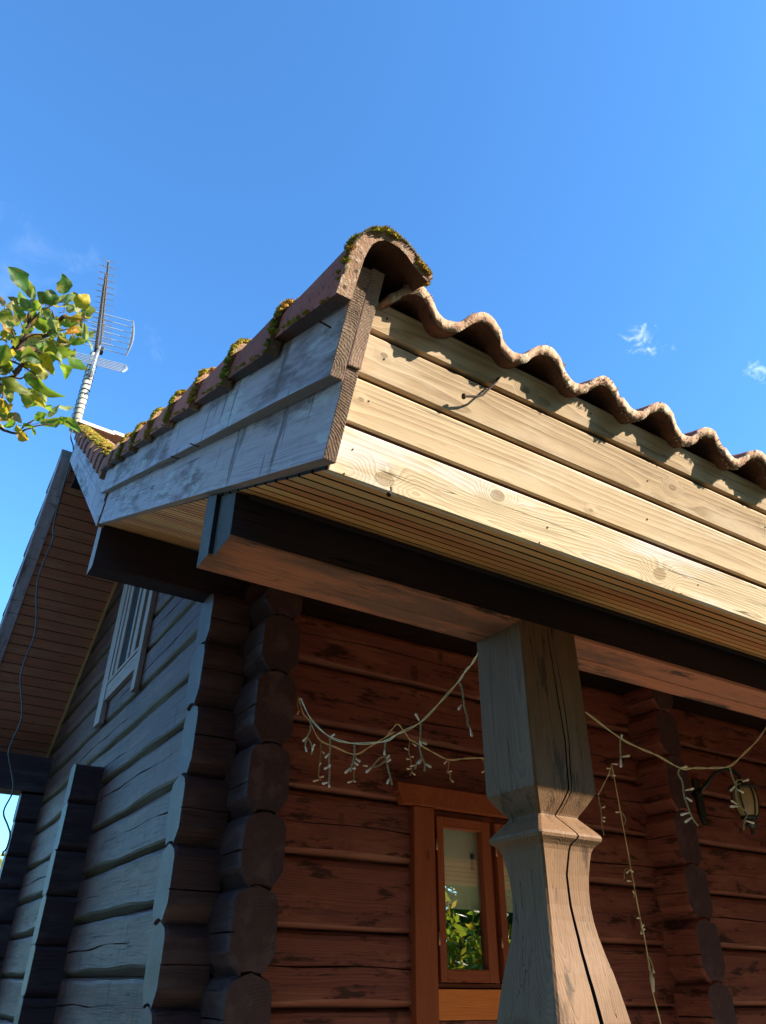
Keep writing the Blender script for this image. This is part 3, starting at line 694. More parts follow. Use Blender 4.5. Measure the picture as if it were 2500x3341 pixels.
a = 1.395; k = 0
while a < 4.7:
    course(ROOF, O0, A25, B25, .588, XR, a, .40,   .768, .035, .832, nx=28 if k < 1 else 8, edge_jit=.0026 if k < 1 else .0015); a += .345; k += 1
ROOF.build('pantile_covering', [M['tile'], M['tileedge'], M['tileunder']], H, smooth=True, norm=False, label='wavy clay pantiles over the porch')
for (A, B, O, nm) in ((A37, B37, O37, 'steep_roof_tiles'), (A37m, B37m, O37m, 'far_roof_tiles')):
    R2 = MB(); a = .38
    while a < RL+.1:
        course(R2, O, A, B, .60, XR, a, min(.40, RL+.25-a) if RL+.25-a > .1 else .1, .345, .03, .836, nx=8); a += .345
    R2.build(nm, [M['tile'], M['tileedge'], M['tileunder']], H, smooth=True, norm=False, cuts=[((0, 7.95, 0), Vector((0, 1 if A is A37 else -1, 0)))])
# sarking under the tiles so no light leaks
sk = MB(); sk.board(PR(.57, 1.47, .66), PR(XR, 1.47, .66), A25, B25, 3.5, .01)
for (A, B, O) in ((A37, B37, O37), (A37m, B37m, O37m)):
    sk.board(Vector((.57, 0, 0))+O+B*.24+A*.1, Vector((XR, 0, 0))+O+B*.24+A*.1, A, B, RL-.1, .01)
sk.build('roof_sarking', M['black'], H)

VP = [(.000, -.118), (.001, -.07), (.003, -.030), (.010, -.002), (.022, .020), (.041, .037), (.065, .047), (.090, .048), (.115, .042), (.138, .031), (.160, .019), (.180, .008), (.198, -.002)]
def verge(org, A, B, x, a, b, L, name='verge_tile', mt='flange', jr=.0015, label=None):
    mb = MB(); TH = [.034, .034, .034, .034, .032, .029, .026, .024, .023, .022, .022, .021, .020]
    st = [0, .012, .05, .15, .27, L*.85, L]
    n = len(VP)
    # outward normals of the profile
    nr = []
    for i in range(n):
        p, q = VP[max(0, i-1)], VP[min(n-1, i+1)]; t = Vector((q[0]-p[0], q[1]-p[1])).normalized(); nr.append((-t.y, t.x))
    T = []; I = []
    sx_ = rnd.uniform(-.003, .003); sb = rnd.uniform(-.003, .003)
    for d in st:
        rt = []; ri = []
        dx = .017*d/L; db = -.026*d/L
        for (px, pb), (nx_, nb), th in zip(VP, nr, TH):
            j = rnd.uniform(-jr, jr); tap = 1-.05*d/L
            base = Vector((x+dx+sx_, 0, 0))+org+A*(a+d+j*1.5)+B*(b+db+sb)
            if pb < 0: pb = pb*(1.12-.42*d/L)
            rt.append(mb.add(base+EX*(px*tap+nx_*j)+B*(pb*tap+nb*j)))
            ri.append(mb.add(base+EX*(px*tap-nx_*th)+B*(pb*tap-nb*th)))
        T.append(rt); I.append(ri)
    for r in range(len(st)-1):
        for i in range(n-1):
            mb.quad(T[r][i], T[r][i+1], T[r+1][i+1], T[r+1][i], m=0)
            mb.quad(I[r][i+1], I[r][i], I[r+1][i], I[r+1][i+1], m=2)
        mb.quad(T[r][0], T[r+1][0], I[r+1][0], I[r][0], m=2); mb.quad(T[r+1][n-1], T[r][n-1], I[r][n-1], I[r+1][n-1], m=0)
    for i in range(n-1): mb.quad(T[0][i+1], T[0][i], I[0][i], I[0][i+1], m=1); mb.quad(T[-1][i], T[-1][i+1], I[-1][i+1], I[-1][i], m=0)
    ob = mb.build(name, [M[mt], M['tileedge'], M['tileunder']], H, label=label, norm=True)
    for p in ob.data.polygons: p.use_smooth = p.material_index != 1
    ob.modifiers.new('es', 'EDGE_SPLIT').split_angle = .7
    return ob
moss_spots = []
for i, a in enumerate((1.340, 1.775, 2.18, 2.585, 2.992, 3.40, 3.81, 4.2, 4.56)):
    L = .50
    verge(O0, A25, B25, .452, a, .796 if i == 0 else .775, L, label='nearest verge tile with moss on its arched top' if i == 0 else None)
for i, a in enumerate((.20, .56, .90, 1.32, 1.80, 2.34, 2.88, 3.42, 3.95, 4.35)):
    verge(O37, A37, B37, .478, a, .395, .56 if i < 9 else .35)
for a in (.0, .45, .9, 1.35, 1.8, 2.25, 2.7, 3.15, 3.6, 4.05):
    verge(O37m, A37m, B37m, .41, a, .385, .5)
# ridge caps
mb = MB(); x = .50
zr = 5.16+.40/c37
while x < XR:
    pr = [(.13*math.cos(t), .10*math.sin(t)-.02) for t in np.linspace(0, math.pi, 9)]
    mb.sweep(pr+[(p[0]*.85, p[1]*.82) for p in reversed(pr)], [((x, 7.95, zr), EY, EZ), ((x+.42, 7.95, zr-.018), EY, EZ)], m=0); x += .40
mb.build('ridge_caps', [M['mortar']], H, smooth=False, label='cream ridge caps catching the sun')

# ---- bent nails
def nail(pts, r=.0022, head=True, lab=None, mat='metal'):
    mb = MB(); mb.tube(pts, r, 7)
    if head:
        d = (Vector(pts[-1])-Vector(pts[-2])).normalized(); p = Vector(pts[-1]); mb.tube([p, p+d*.003], r*2.6, 9)
    mb.build('bent_nail', M[mat], H, label=lab)
def onF(u, v, a=1.425):
    d = at_ray(u, v); return d*(a/d.dot(A25))
nail([onF(1629, 1233, 1.436), onF(1622, 1243, 1.428), onF(1575, 1289, 1.422), onF(1557, 1294, 1.419), onF(1515, 1293, 1.417)], .0028, lab='long bent nail in the eave boards')
nail([onF(1275, 1590, 1.435), onF(1277, 1600, 1.41), onF(1270, 1612, 1.40)], .0022)
for (u, v, x) in ((1080, 1069, .49), (650, 1458, .49), (585, 1498, .49), (352, 1538, .51)):
    d = at_ray(u, v); p = d*(x/d.x); nail([p, p+Vector((-.032, -.007, -.004))], .0022, False)

for bz in (.388, .345, .503, .612, .70):
    x = .60+rnd.uniform(0, .03)
    while x < 2.6:
        p = PR(x, (1.442-.012*(bz-.335)), bz+rnd.uniform(-.012, .012)); d = A25*-1
        nh = MB(); nh.tube([p-d*.002, p+d*.0012], rnd.uniform(.0018, .0028), 7); nh.build('nail_head', M['metal'], H); x += rnd.choice((.05, .55, .6, .62, .9))*rnd.uniform(.9, 1.1)
# ---- moss
mo = MB()
def tuft(p, R, nrm, n=60, hh=.014):
    nrm = Vector(nrm).normalized(); t1 = nrm.orthogonal().normalized(); t2 = nrm.cross(t1); p = Vector(p)
    if R > .006:   # cushion body under the shoots
        rings = []
        for k, (rr_, hz) in enumerate(((1.0, -.12), (.95, .12), (.72, .34), (.38, .46))):
            rings.append([mo.add(p+(t1*math.cos(j*.785)+t2*math.sin(j*.785))*R*rr_*rnd.uniform(.85, 1.12)+nrm*R*hz*rnd.uniform(.8, 1.2)) for j in range(8)])
        for a_, b_ in zip(rings, rings[1:]):
            for j in range(8): mo.quad(a_[j], a_[(j+1) % 8], b_[(j+1) % 8], b_[j])
        mo.f.append(tuple(rings[-1])); mo.mi.append(0)
        n = int(n*1.6); hh = min(hh*.62, R*.55)
    for i in range(n):
        r = R*math.sqrt(rnd.random())*1.04; th = rnd.uniform(0, 6.283)
        e1, e2 = math.cos(th), math.sin(th)
        dome = math.sqrt(max(0, 1-(r/R)**2)) if r < R else 0
        q = p+(t1*e1+t2*e2)*r+nrm*(dome*R*.42)
        dr = (nrm+(t1*e1+t2*e2)*(r/R)*1.1+Vector((rnd.uniform(-.5, .5), rnd.uniform(-.5, .5), rnd.uniform(-.5, .5)))).normalized()
        h = hh*rnd.uniform(.4, 1.1); wd = h*.30
        a = dr.orthogonal().normalized(); b = dr.cross(a)
        i0 = mo.add(q+a*wd-dr*h*.7); i1 = mo.add(q-a*wd*.5+b*wd-dr*h*.7); i2 = mo.add(q-a*wd*.5-b*wd-dr*h*.7); i3 = mo.add(q+dr*h)
        mo.f += [(i0, i1, i3), (i1, i2, i3), (i2, i0, i3)]; mo.mi += [0, 0, 0]
def vp_point(org, A, B, x, a, b, t, k=1.0):
    i = t*(len(VP)-1); j = int(i); f_ = i-j; j2 = min(j+1, len(VP)-1)
    px = VP[j][0]*(1-f_)+VP[j2][0]*f_; pb = VP[j][1]*(1-f_)+VP[j2][1]*f_
    return Vector((x+px, 0, 0))+org+A*a+B*(b+pb*k)
for i in range(64):   # arched top of the nearest tile
    t = rnd.choice((rnd.uniform(.36, .62), rnd.uniform(.36, .62), rnd.uniform(.84, .99), rnd.uniform(.05, .35)))
    big = .36 < t < .62 or t > .84
    tuft(vp_point(O0, A25, B25, .452, 1.342+rnd.uniform(0, .03 if not big else .05), .790, t), rnd.uniform(.010, .022) if big else rnd.uniform(.005, .011), (0.1 if t > .5 else -.5, -.5, .8), 70, .011)
for i, a in enumerate((1.775, 2.18, 2.585, 2.992, 3.40, 3.81, 4.2)):
    for q in range(20):
        t = rnd.uniform(.30, .75); tuft(vp_point(O0, A25, B25, .452, a+rnd.uniform(-.005, .05), .768, t), rnd.uniform(.010, .020)*(1.2 if i == 0 else 1), (-.2, -.5, .9), 50, .011)
    for q in range(34):
        t = rnd.uniform(.0, .36); tuft(vp_point(O0, A25, B25, .452, a-.004, .775, t), rnd.uniform(.004, .012), (-.5, -.8, .3), 22, .007)
for q in range(110):      # lower rim of the flanges
    a = rnd.uniform(1.36, 4.8); tuft(vp_point(O0, A25, B25, .453, a, (.785 if a < 1.75 else .765)+.022*((a-1.34) % .405)/.405, 0.0), rnd.uniform(.003, .007), (-.8, -.3, -.1), 14, .006)
for q in range(420):     # thick pads on the steep roof
    a = rnd.uniform(.15, 4.6); tuft(vp_point(O37, A37, B37, .478, a, .395, rnd.uniform(.3, .8)), rnd.uniform(.012, .03), (-.2, -.4, .9), 26, .013)
for (x, R_) in ((1.085, .012), (.87, .008), (.90, .006), (1.49, .006), (1.70, .005), (1.30, .005)):
    tuft(PR(x, 1.408, .772+wave(x, .832)+.010), R_, (0, -.7, .6), 40, .007)
moss_b = mo; mo = MB()
for q in range(1500):
    x = rnd.uniform(.61, 3.6)+rnd.gauss(0, .01)
    if x > 2.2 and rnd.random() < .5: continue
    e = rnd.random(); hgt = .768+wave(x, .832)+rnd.choice((rnd.uniform(-.013, .012), -.0125))
    dens = .5+.5*math.sin((x-.832)*2*math.pi/.2025+2.2)
    if rnd.random() > .35+.65*dens: continue
    tuft(PR(x, 1.400+rnd.uniform(-.003, .006), hgt), rnd.uniform(.0015, .0038), (0, -.9, -.1), 6, .0035)
for q in range(260):
    t = rnd.uniform(.05, .95); tuft(vp_point(O0, A25, B25, .453, 1.339, .796, t), rnd.uniform(.0015, .004), (0, -.9, .1), 6, .004)
mo.build('lichen_crust', M['lichen'], H, norm=False, label='pale lichen crusts on the tile edges')
mo = moss_b
o = mo.build('moss', M['moss'], None, norm=False); o['kind'] = 'stuff'; o['label'] = 'green and rusty moss growing on the clay tiles'; o['category'] = 'moss'

# ------------------------------------------------------------------ wall lantern
LN = thing('wall_lantern', 'dark iron wall lantern with amber glass beside the log end column', 'lantern')
lx, ly = 6.03, 4.0
mb = MB(); mb.box((5.64, YF-.03, 1.20), (5.72, YF+.01, 1.50)); mb.sweep([(5.64, 1.20), (5.68, 1.13), (5.72, 1.20)], [((0, YF-.03, 0), EX, EZ), ((0, YF+.01, 0), EX, EZ)]); mb.build('backplate', M['iron'], LN, bevel=.008)
mb = MB(); mb.tube([(5.68, YF-.02, 1.38), (5.70, YF-.09, 1.44), (5.76, YF-.16, 1.53), (5.86, YF-.19, 1.58), (5.96, YF-.20, 1.57), (lx, ly, 1.53), (lx, ly, 1.47)], .016, 8); mb.build('bracket', M['iron'], LN, smooth=True)
mb = MB(); mb.lathe((lx, ly, 0), [(.0, 1.50), (.03, 1.49), (.06, 1.468), (.115, 1.44), (.118, 1.43), (.10, 1.43), (0, 1.435)], 18); mb.build('cap', M['iron'], LN, smooth=True)
mb = MB(); mb.lathe((lx, ly, 0), [(.085, 1.43), (.098, 1.38), (.095, 1.31), (.075, 1.23), (.055, 1.205)], 18); mb.build('glass_shade', M['lampglass'], LN, smooth=True)
mb = MB()
for k in range(6):
    t = k*math.pi/3+.3; mb.tube([(lx+r*math.cos(t), ly+r*math.sin(t), z) for r, z in ((.09, 1.435), (.103, 1.38), (.10, 1.31), (.08, 1.23), (.058, 1.20))], .006, 5)
mb.build('cage', M['iron'], LN, smooth=True)
mb = MB(); mb.lathe((lx, ly, 0), [(.0, 1.21), (.065, 1.208), (.068, 1.195), (.03, 1.18), (.022, 1.16), (.06, 1.145), (.06, 1.138), (.02, 1.13), (.014, 1.09), (.018, 1.08), (0, 1.065)], 16); mb.build('base', M['iron'], LN, smooth=True)

# ------------------------------------------------------------------ string lights
def smooth_line(P, n=6):
    out = []
    for i in range(len(P)-1):
        p0 = P[max(0, i-1)]; p1 = P[i]; p2 = P[i+1]; p3 = P[min(len(P)-1, i+2)]
        for k in range(n):
            t = k/n; out.append(.5*((2*p1)+(p2-p0)*t+(2*p0-5*p1+4*p2-p3)*t*t+(3*p1-p0-3*p2+p3)*t**3))
    out.append(P[-1]); return out


def garland(label, sec, drops, r=.0022, grp='string lights hung on the porch'):
    """sec: list of (u,v,Y); drops: list of (polyline[(u,v,Y)], bulbs[((u,v),(u,v),Y)])"""
    t = thing('string_lights', label, 'string lights', group=grp)
    for line in sec:
        P = smooth_line([at(*p) for p in line], 6); mb = MB()
        for s_ in (0, 1):
            q = []
            for i, p in enumerate(P):
                ph = i*.55+s_*math.pi; q.append(p+Vector((math.cos(ph)*r*1.3, 0, math.sin(ph)*r*1.6)))
            mb.tube(q, r, 5)
        mb.build('wire', M['wire'], t, smooth=True)
    for line, bulbs in drops:
        P = smooth_line([at(*p) for p in line], 7); mb = MB()
        for s_ in (0, 1):
            mb.tube([p+Vector((math.cos(i*1.3+s_*math.pi)*r*1.5, math.sin(i*1.3+s_*math.pi)*r*1.5, 0)) for i, p in enumerate(P)], r*.9, 5)
        dr = mb.build('light_drop', M['wire2'], t, smooth=True)
        for (a, b, Y) in bulbs:
            pa, pb = at(a[0], a[1], Y), at(b[0], b[1], Y-.01); mb = MB()
            L = (pb-pa).length; mb.tube([pa, pa.lerp(pb, .5), pa.lerp(pb, .85), pb], [r*1.4, r*2.1, r*2.7, r*2.0], 7); mb.build('bulb', M['bulb'], dr, smooth=True)
    return t


def reg(ox, oy, s): return lambda a, b: (ox+a/s, oy+b/s)
g1 = reg(930, 2150, 3.94); g2 = reg(1300, 2100, 4.425); g3 = reg(2050, 2350, 3.678); g4 = reg(1900, 2300, 2.126)
def L(fn, pts, Y, Y2=None):
    n = len(pts)-1 or 1
    return [(*fn(*p), Y if Y2 is None else Y+(Y2-Y)*i/n) for i, p in enumerate(pts)]
def Bb(fn, lst, Y): return [(fn(*a), fn(*b), Y) for a, b in lst]
Y1 = 2.55
garland('pale green light string sagging left from the top of the post',
        [L(g1, [(205, 505), (340, 775), (580, 1000), (895, 1085), (1270, 1060), (1655, 870)], 3.2, 2.4)[:5]+L(g2, [(0, 1300), (320, 1135), (600, 850), (870, 545), (960, 410), (1070, 280), (1150, 140)], 2.40, 1.98)],
        [(L(g1, [(335, 780), (325, 920), (290, 1000), (335, 1080), (355, 1170), (340, 1225)], 3.0), Bb(g1, [((290, 1000), (235, 1055)), ((355, 1140), (385, 1095)), ((350, 1190), (362, 1140))], 3.0)),
         (L(g1, [(290, 1000), (268, 1070), (265, 1130)], 3.0), Bb(g1, [((262, 1130), (280, 1190))], 3.0)),
         (L(g1, [(582, 1000), (580, 1150), (570, 1300), (575, 1450), (570, 1560), (568, 1645)], 2.8), Bb(g1, [((585, 1005), (642, 965)), ((570, 1215), (522, 1268)), ((565, 1385), (510, 1412)), ((575, 1395), (578, 1360)), ((560, 1585), (485, 1602)), ((568, 1610), (572, 1645))], 2.8)),
         (L(g1, [(895, 1070), (890, 1250), (850, 1400), (850, 1450)], 2.7), Bb(g1, [((845, 1400), (775, 1465)), ((890, 1330), (942, 1362)), ((915, 1285), (968, 1320)), ((862, 1410), (910, 1405))], 2.7)),
         (L(g1, [(1295, 1040), (1285, 1180), (1320, 1380), (1350, 1500), (1380, 1620)], 2.55), Bb(g1, [((1310, 1285), (1345, 1235)), ((1312, 1325), (1362, 1290)), ((1340, 1540), (1315, 1600)), ((1285, 1170), (1278, 1230))], 2.55)),
         (L(g1, [(1290, 1255), (1220, 1275), (1130, 1385), (1210, 1370), (1290, 1310)], 2.55), Bb(g1, [((1112, 1398), (1045, 1455))], 2.55)),
         (L(g2, [(322, 1140), (320, 1300), (310, 1500), (345, 1650), (385, 1730), (375, 1840)], 2.3), Bb(g2, [((300, 1110), (250, 1012)), ((320, 1415), (415, 1448)), ((390, 1735), (478, 1785)), ((355, 1660), (290, 1730)), ((330, 1480), (320, 1410))], 2.3)),
         (L(g2, [(345, 1640), (270, 1720), (245, 1810)], 2.3), []),
         (L(g2, [(875, 545), (920, 650), (945, 840), (960, 930), (1000, 1080), (1000, 1150), (1040, 1230)], 2.15), Bb(g2, [((915, 885), (870, 950)), ((1038, 1220), (1062, 1335))], 2.15)),
         ], r=.0019)
Y2 = 4.08
garland('thin light string with small bulbs draped along the red log wall',
        [L(g1, [(180, 490), (230, 690), (320, 800), (440, 1030), (640, 1130), (900, 1225), (1090, 1130), (1300, 1000), (1400, 940)], Y2), L(g1, [(1300, 1000), (1380, 900), (1450, 838), (1530, 930), (1610, 1045)], Y2),
         L(g2, [(170, 1390), (300, 1455), (520, 1580), (725, 1675), (950, 1660), (1190, 1650), (1240, 1665), (1290, 1690)], Y2)],
        [(L(g1, [(175, 490), (160, 600), (185, 680)], Y2), Bb(g1, [((175, 665), (160, 708))], Y2)),
         (L(g1, [(455, 1035), (458, 1200), (440, 1380), (432, 1500), (460, 1555)], Y2), Bb(g1, [((470, 1185), (508, 1215)), ((440, 1520), (500, 1512)), ((435, 1555), (362, 1572)), ((440, 1370), (465, 1330))], Y2)),
         (L(g1, [(915, 1230), (890, 1400), (885, 1550), (890, 1580)], Y2), Bb(g1, [((1000, 1370), (1062, 1376)), ((870, 1570), (805, 1590)), ((885, 1560), (905, 1582))], Y2)),
         (L(g2, [(165, 1400), (150, 1550), (180, 1690), (195, 1830), (170, 1900)], Y2), Bb(g2, [((140, 1535), (92, 1508)), ((160, 1670), (118, 1665)), ((180, 1632), (222, 1634)), ((250, 1755), (170, 1770)), ((180, 1810), (122, 1806)), ((195, 1860), (245, 1898)), ((195, 1440), (262, 1480))], Y2)),
         (L(g2, [(728, 1680), (720, 1800), (705, 1855), (750, 1890), (745, 1970)], Y2), Bb(g2, [((705, 1690), (662, 1735)), ((715, 1850), (772, 1842)), ((755, 1965), (798, 2002))], Y2)),
         (L(g2, [(1205, 1665), (1240, 1720), (1250, 1820)], Y2), Bb(g2, [((1250, 1835), (1205, 1862))], Y2)),
         ], r=.0022)
garland('pale green light string sagging right from the post toward the lantern',
        [L(g4, [(25, 50), (250, 220), (400, 300), (520, 350), (680, 437)], 2.0)+L(g3, [(800, 572), (1000, 572), (1215, 550), (1370, 420), (1550, 240), (1655, 90)], 2.0)],
        [(L(g4, [(262, 225), (265, 330), (275, 425)], 2.0), Bb(g4, [((270, 235), (276, 205)), ((278, 360), (328, 352)), ((266, 372), (268, 430))], 2.0)),
         (L(g3, [(620, 580), (600, 640), (650, 740), (670, 900), (710, 1020), (770, 1170), (840, 1270)], 2.0), Bb(g3, [((625, 575), (705, 555)), ((690, 840), (785, 818)), ((695, 925), (768, 975)), ((735, 1108), (635, 1135)), ((765, 1165), (685, 1222))], 2.0)),
         (L(g3, [(1215, 555), (1250, 680), (1290, 780), (1300, 930), (1350, 1040), (1430, 1110), (1400, 1200), (1385, 1310)], 2.0), Bb(g3, [((1375, 735), (1445, 712)), ((1280, 790), (1230, 845)), ((1310, 830), (1385, 868)), ((1305, 1005), (1240, 965)), ((1325, 1033), (1228, 1035)), ((1415, 1205), (1510, 1235))], 2.0)),
         (L(g3, [(1345, 760), (1300, 770), (1310, 720), (1370, 715)], 2.0), []),
         ], r=.0018)
t4 = garland('thin supply lead with plug joint hanging straight down beside the post',
        [L(g4, [(205, 410), (265, 740), (325, 1060), (350, 1200), (395, 1440), (430, 1600), (470, 1840), (490, 1990), (545, 2212), (600, 2500)], 4.08), L(g4, [(200, 425), (180, 490), (110, 625)], 4.08)],
        [(L(g4, [(270, 740), (300, 790), (290, 830)], 4.05), Bb(g4, [((265, 742), (232, 744))], 4.05)),
         (L(g4, [(110, 625), (130, 740), (135, 820), (150, 905)], 4.05), Bb(g4, [((135, 715), (158, 705)), ((135, 780), (160, 782)), ((138, 800), (158, 810))], 4.05)),
         (L(g4, [(320, 1050), (340, 1160), (360, 1240)], 4.05), Bb(g4, [((330, 1140), (355, 1160)), ((340, 1222), (312, 1220)), ((330, 1145), (308, 1165))], 4.05)),
         (L(g4, [(325, 1140), (295, 1145), (292, 1205)], 4.05), []),
         (L(g4, [(365, 1290), (358, 1335)], 4.05), Bb(g4, [((360, 1310), (352, 1290))], 4.05)),
         (L(g4, [(395, 1450), (410, 1540), (415, 1590)], 4.05), Bb(g4, [((400, 1480), (382, 1478)), ((412, 1545), (428, 1525)), ((415, 1555), (436, 1557)), ((405, 1570), (410, 1588))], 4.05)),
         (L(g4, [(200, 410), (205, 450), (208, 510)], 4.05), Bb(g4, [((205, 408), (246, 412)), ((200, 440), (170, 440)), ((205, 490), (232, 490)), ((195, 480), (178, 490))], 4.05)),
         (L(g4, [(465, 1840), (460, 1750), (485, 1800), (495, 1850)], 4.05), Bb(g4, [((488, 1830), (500, 1858))], 4.05)),
         ], r=.0024)
P = [at(*g4(*p), 4.08) for p in ((478, 1850), (478, 1882), (482, 1890), (486, 1925), (490, 1960), (494, 1992))]
mb = MB(); mb.tube(P, [.011, .011, .016, .016, .011, .009], 9); mb.build('plug_joint', simple('cream_plastic', (.55, .52, .40), .5), t4, smooth=True)

# ------------------------------------------------------------------ antenna
AN = thing('tv_antenna', 'television antenna with two rod reflectors on a spotted mast at the ridge', 'antenna')
mb = MB(); mb.tube([(.478, 8.0, 5.62), (.472, 8.0, 6.2), (.462, 8.0, 6.87)], [.055, .052, .047], 12); mb.build('mast', M['mast'], AN, smooth=True)
mb = MB(); mb.tube([(.478, 7.935, 6.45), (.487, 7.97, 7.08)], .024, 8); mb.build('upper_pole', M['alu'], AN, smooth=True)
mb = MB(); z = 5.75; pts = []
for i in range(150):
    t = i*.62+.5*math.sin(i*.2); zz = 5.72+i*.0078; pts.append((.470+.060*math.cos(t)+.0, 8.0+.060*math.sin(t), zz))
mb.tube(pts, .005, 4); mb.build('cord_wrap', M['cable'], AN, smooth=True)
bd = Vector((-.178, -.984, 0)); pd = Vector((.984, -.178, 0)); V0 = Vector((.50, 8.0, 6.98))
boom = MB()
for (o1, l0, l1) in ((Vector((0, 0, .05)), -.02, 1.50), (Vector((-.035, 0, .0)), -.02, 1.30), (Vector((-.055, 0, -.01)), 0, 1.14)):
    boom.tube([V0+o1+bd*l0, V0+o1*.4+bd*l1], .013, 5)
boom.build('boom', M['boom'], AN)
for i in range(17):
    t = 1.47-1.35*(1-(1-i/16)**1.25); h = .09+.05*(i/16)
    for o1 in (.03, -.02):
        mb = MB(); c = V0+bd*(t+o1*.8)+Vector((0, 0, o1)); mb.tube([c-pd*h, c+pd*h], .0035, 5); mb.build('director_rod', M['alu'], AN)
def grid(el, l0, l1, nrods, off):
    for i in range(nrods):
        l = l0+(l1-l0)*i/(nrods-1); c = V0+off+bd*(l*math.cos(el))+EZ*(l*math.sin(el))
        mb = MB(); mb.tube([c-pd*.33, c+pd*.33], .0075, 6); mb.build('reflector_rod', M['alu'], AN)
    for s_ in (-1, 1):
        mb = MB(); pts = []; rs = []
        for k in range(9):
            f_ = k/8; l = l0-.02+(l1-l0+.04)*f_; pts.append(V0+off+bd*(l*math.cos(el))+EZ*(l*math.sin(el))+pd*s_*(.33+.03*math.sin(f_*math.pi))); rs.append(.008+.018*math.sin(f_*math.pi))
        mb.tube(pts, rs, 6); mb.build('reflector_end_plate', M['alu'], AN)
grid(math.radians(45), .02, .46, 7, Vector((0, 0, -.0)))
grid(math.radians(-58), .36, .66, 6, Vector((.03, 0, .0)))
mb = MB(); c = V0+bd*.35+EZ*.10; mb.box(V0+Vector((-.06, -.05, -.05)), V0+Vector((.05, .04, .02))); mb.build('clamp', M['iron'], AN, bevel=.005)
mb = MB(); mb.tube([V0, V0+bd*.30+EZ*.30], .009, 6); mb.build('reflector_stay', M['alu'], AN)

# cable hanging from the ridge down the far gable
CB = MB(); pts = [(265, 1350, 8.0), (232, 1418, 7.9), (240, 1470, 7.8), (215, 1560, 7.9)]
r1 = lambda a, b: (a/3.31, 1700+b/3.31)
r3 = lambda a, b: (a/3.31, 2300+b/3.31)
P = [at(u, v, y) for (u, v, y) in pts]+[at(*r1(a, b), 8.25) for a, b in ((590, 0), (570, 200), (470, 450), (410, 650), (395, 850), (395, 1050), (370, 1250), (290, 1450), (230, 1650), (225, 1800))]+[at(*r3(a, b), 8.25) for a, b in ((240, 0), (225, 180), (130, 400), (95, 540), (140, 800), (135, 950), (40, 1150), (85, 1300), (110, 1400), (75, 1540), (30, 1600), (40, 1630))]
CB.tube(smooth_line(P, 5), .008, 6); o = CB.build('hanging_cable', M['cable'], None, smooth=True)
o['label'] = 'loose grey cable dangling below the far gable eave'; o['category'] = 'cable'

# ------------------------------------------------------------------ apple tree
AT = thing('apple_tree', 'apple tree reaching in from the left with curled green and yellow leaves', 'tree')
COLS = {'g': (.11, .25, .02), 'd': (.035, .11, .018), 'y': (.55, .42, .02), 'o': (.55, .24, .02), 'p': (.28, .36, .15), 'k': (.50, .25, .15), 'c': (.55, .48, .20),
        'l': (.16, .19, .02), 'b': (.22, .12, .04), 'v': (.26, .46, .02)}
lf = MB()
def leaf(mb, base, tip, wid, colr, face, curl=.3, fold=.35, nl=10, nw=6):
    ax = tip-base; Ln = ax.length
    if Ln < 1e-5: return
    ax.normalize(); sd = ax.cross(face)
    if sd.length < 1e-4: return
    sd.normalize(); nn = sd.cross(ax).normalized()
    rows = []; wv = rnd.uniform(0, 6); tw = rnd.uniform(-1.3, 1.3)
    for i in range(nl+1):
        t = i/nl; hw = wid*.5*(math.sin(math.pi*min(1, t*.97+.03))**.70)*(1-.30*t)*(1 if 0 < i else .1)
        cen = base+ax*Ln*t+nn*(math.sin(t*math.pi)*curl*Ln*.5-curl*Ln*.15*t*t)
        an = tw*t; row = []
        for j in range(nw+1):
            s_ = (j/nw-.5)*2; e = sd*math.cos(an)+nn*math.sin(an); q = nn*math.cos(an)-sd*math.sin(an)
            up = fold*abs(s_)*hw+math.sin(t*11+wv+s_*2)*hw*.17*abs(s_)+rnd.uniform(-.03, .03)*hw
            v_ = rnd.uniform(.85, 1.15)*(1.25 if abs(s_) < .1 else 1)
            row.append(mb.add(cen+e*s_*hw*(rnd.uniform(.84, 1.10) if abs(s_) > .9 else 1)+q*up, None, tuple(min(1, c*v_) for c in colr)+(1,)))
        rows.append(row)
    for a, b in zip(rows, rows[1:]):
        for j in range(nw): mb.quad(a[j], a[j+1], b[j+1], b[j])
SA = 5.015
def AP(x, y, d): return at_ray(x/SA, 860+y/SA)*d
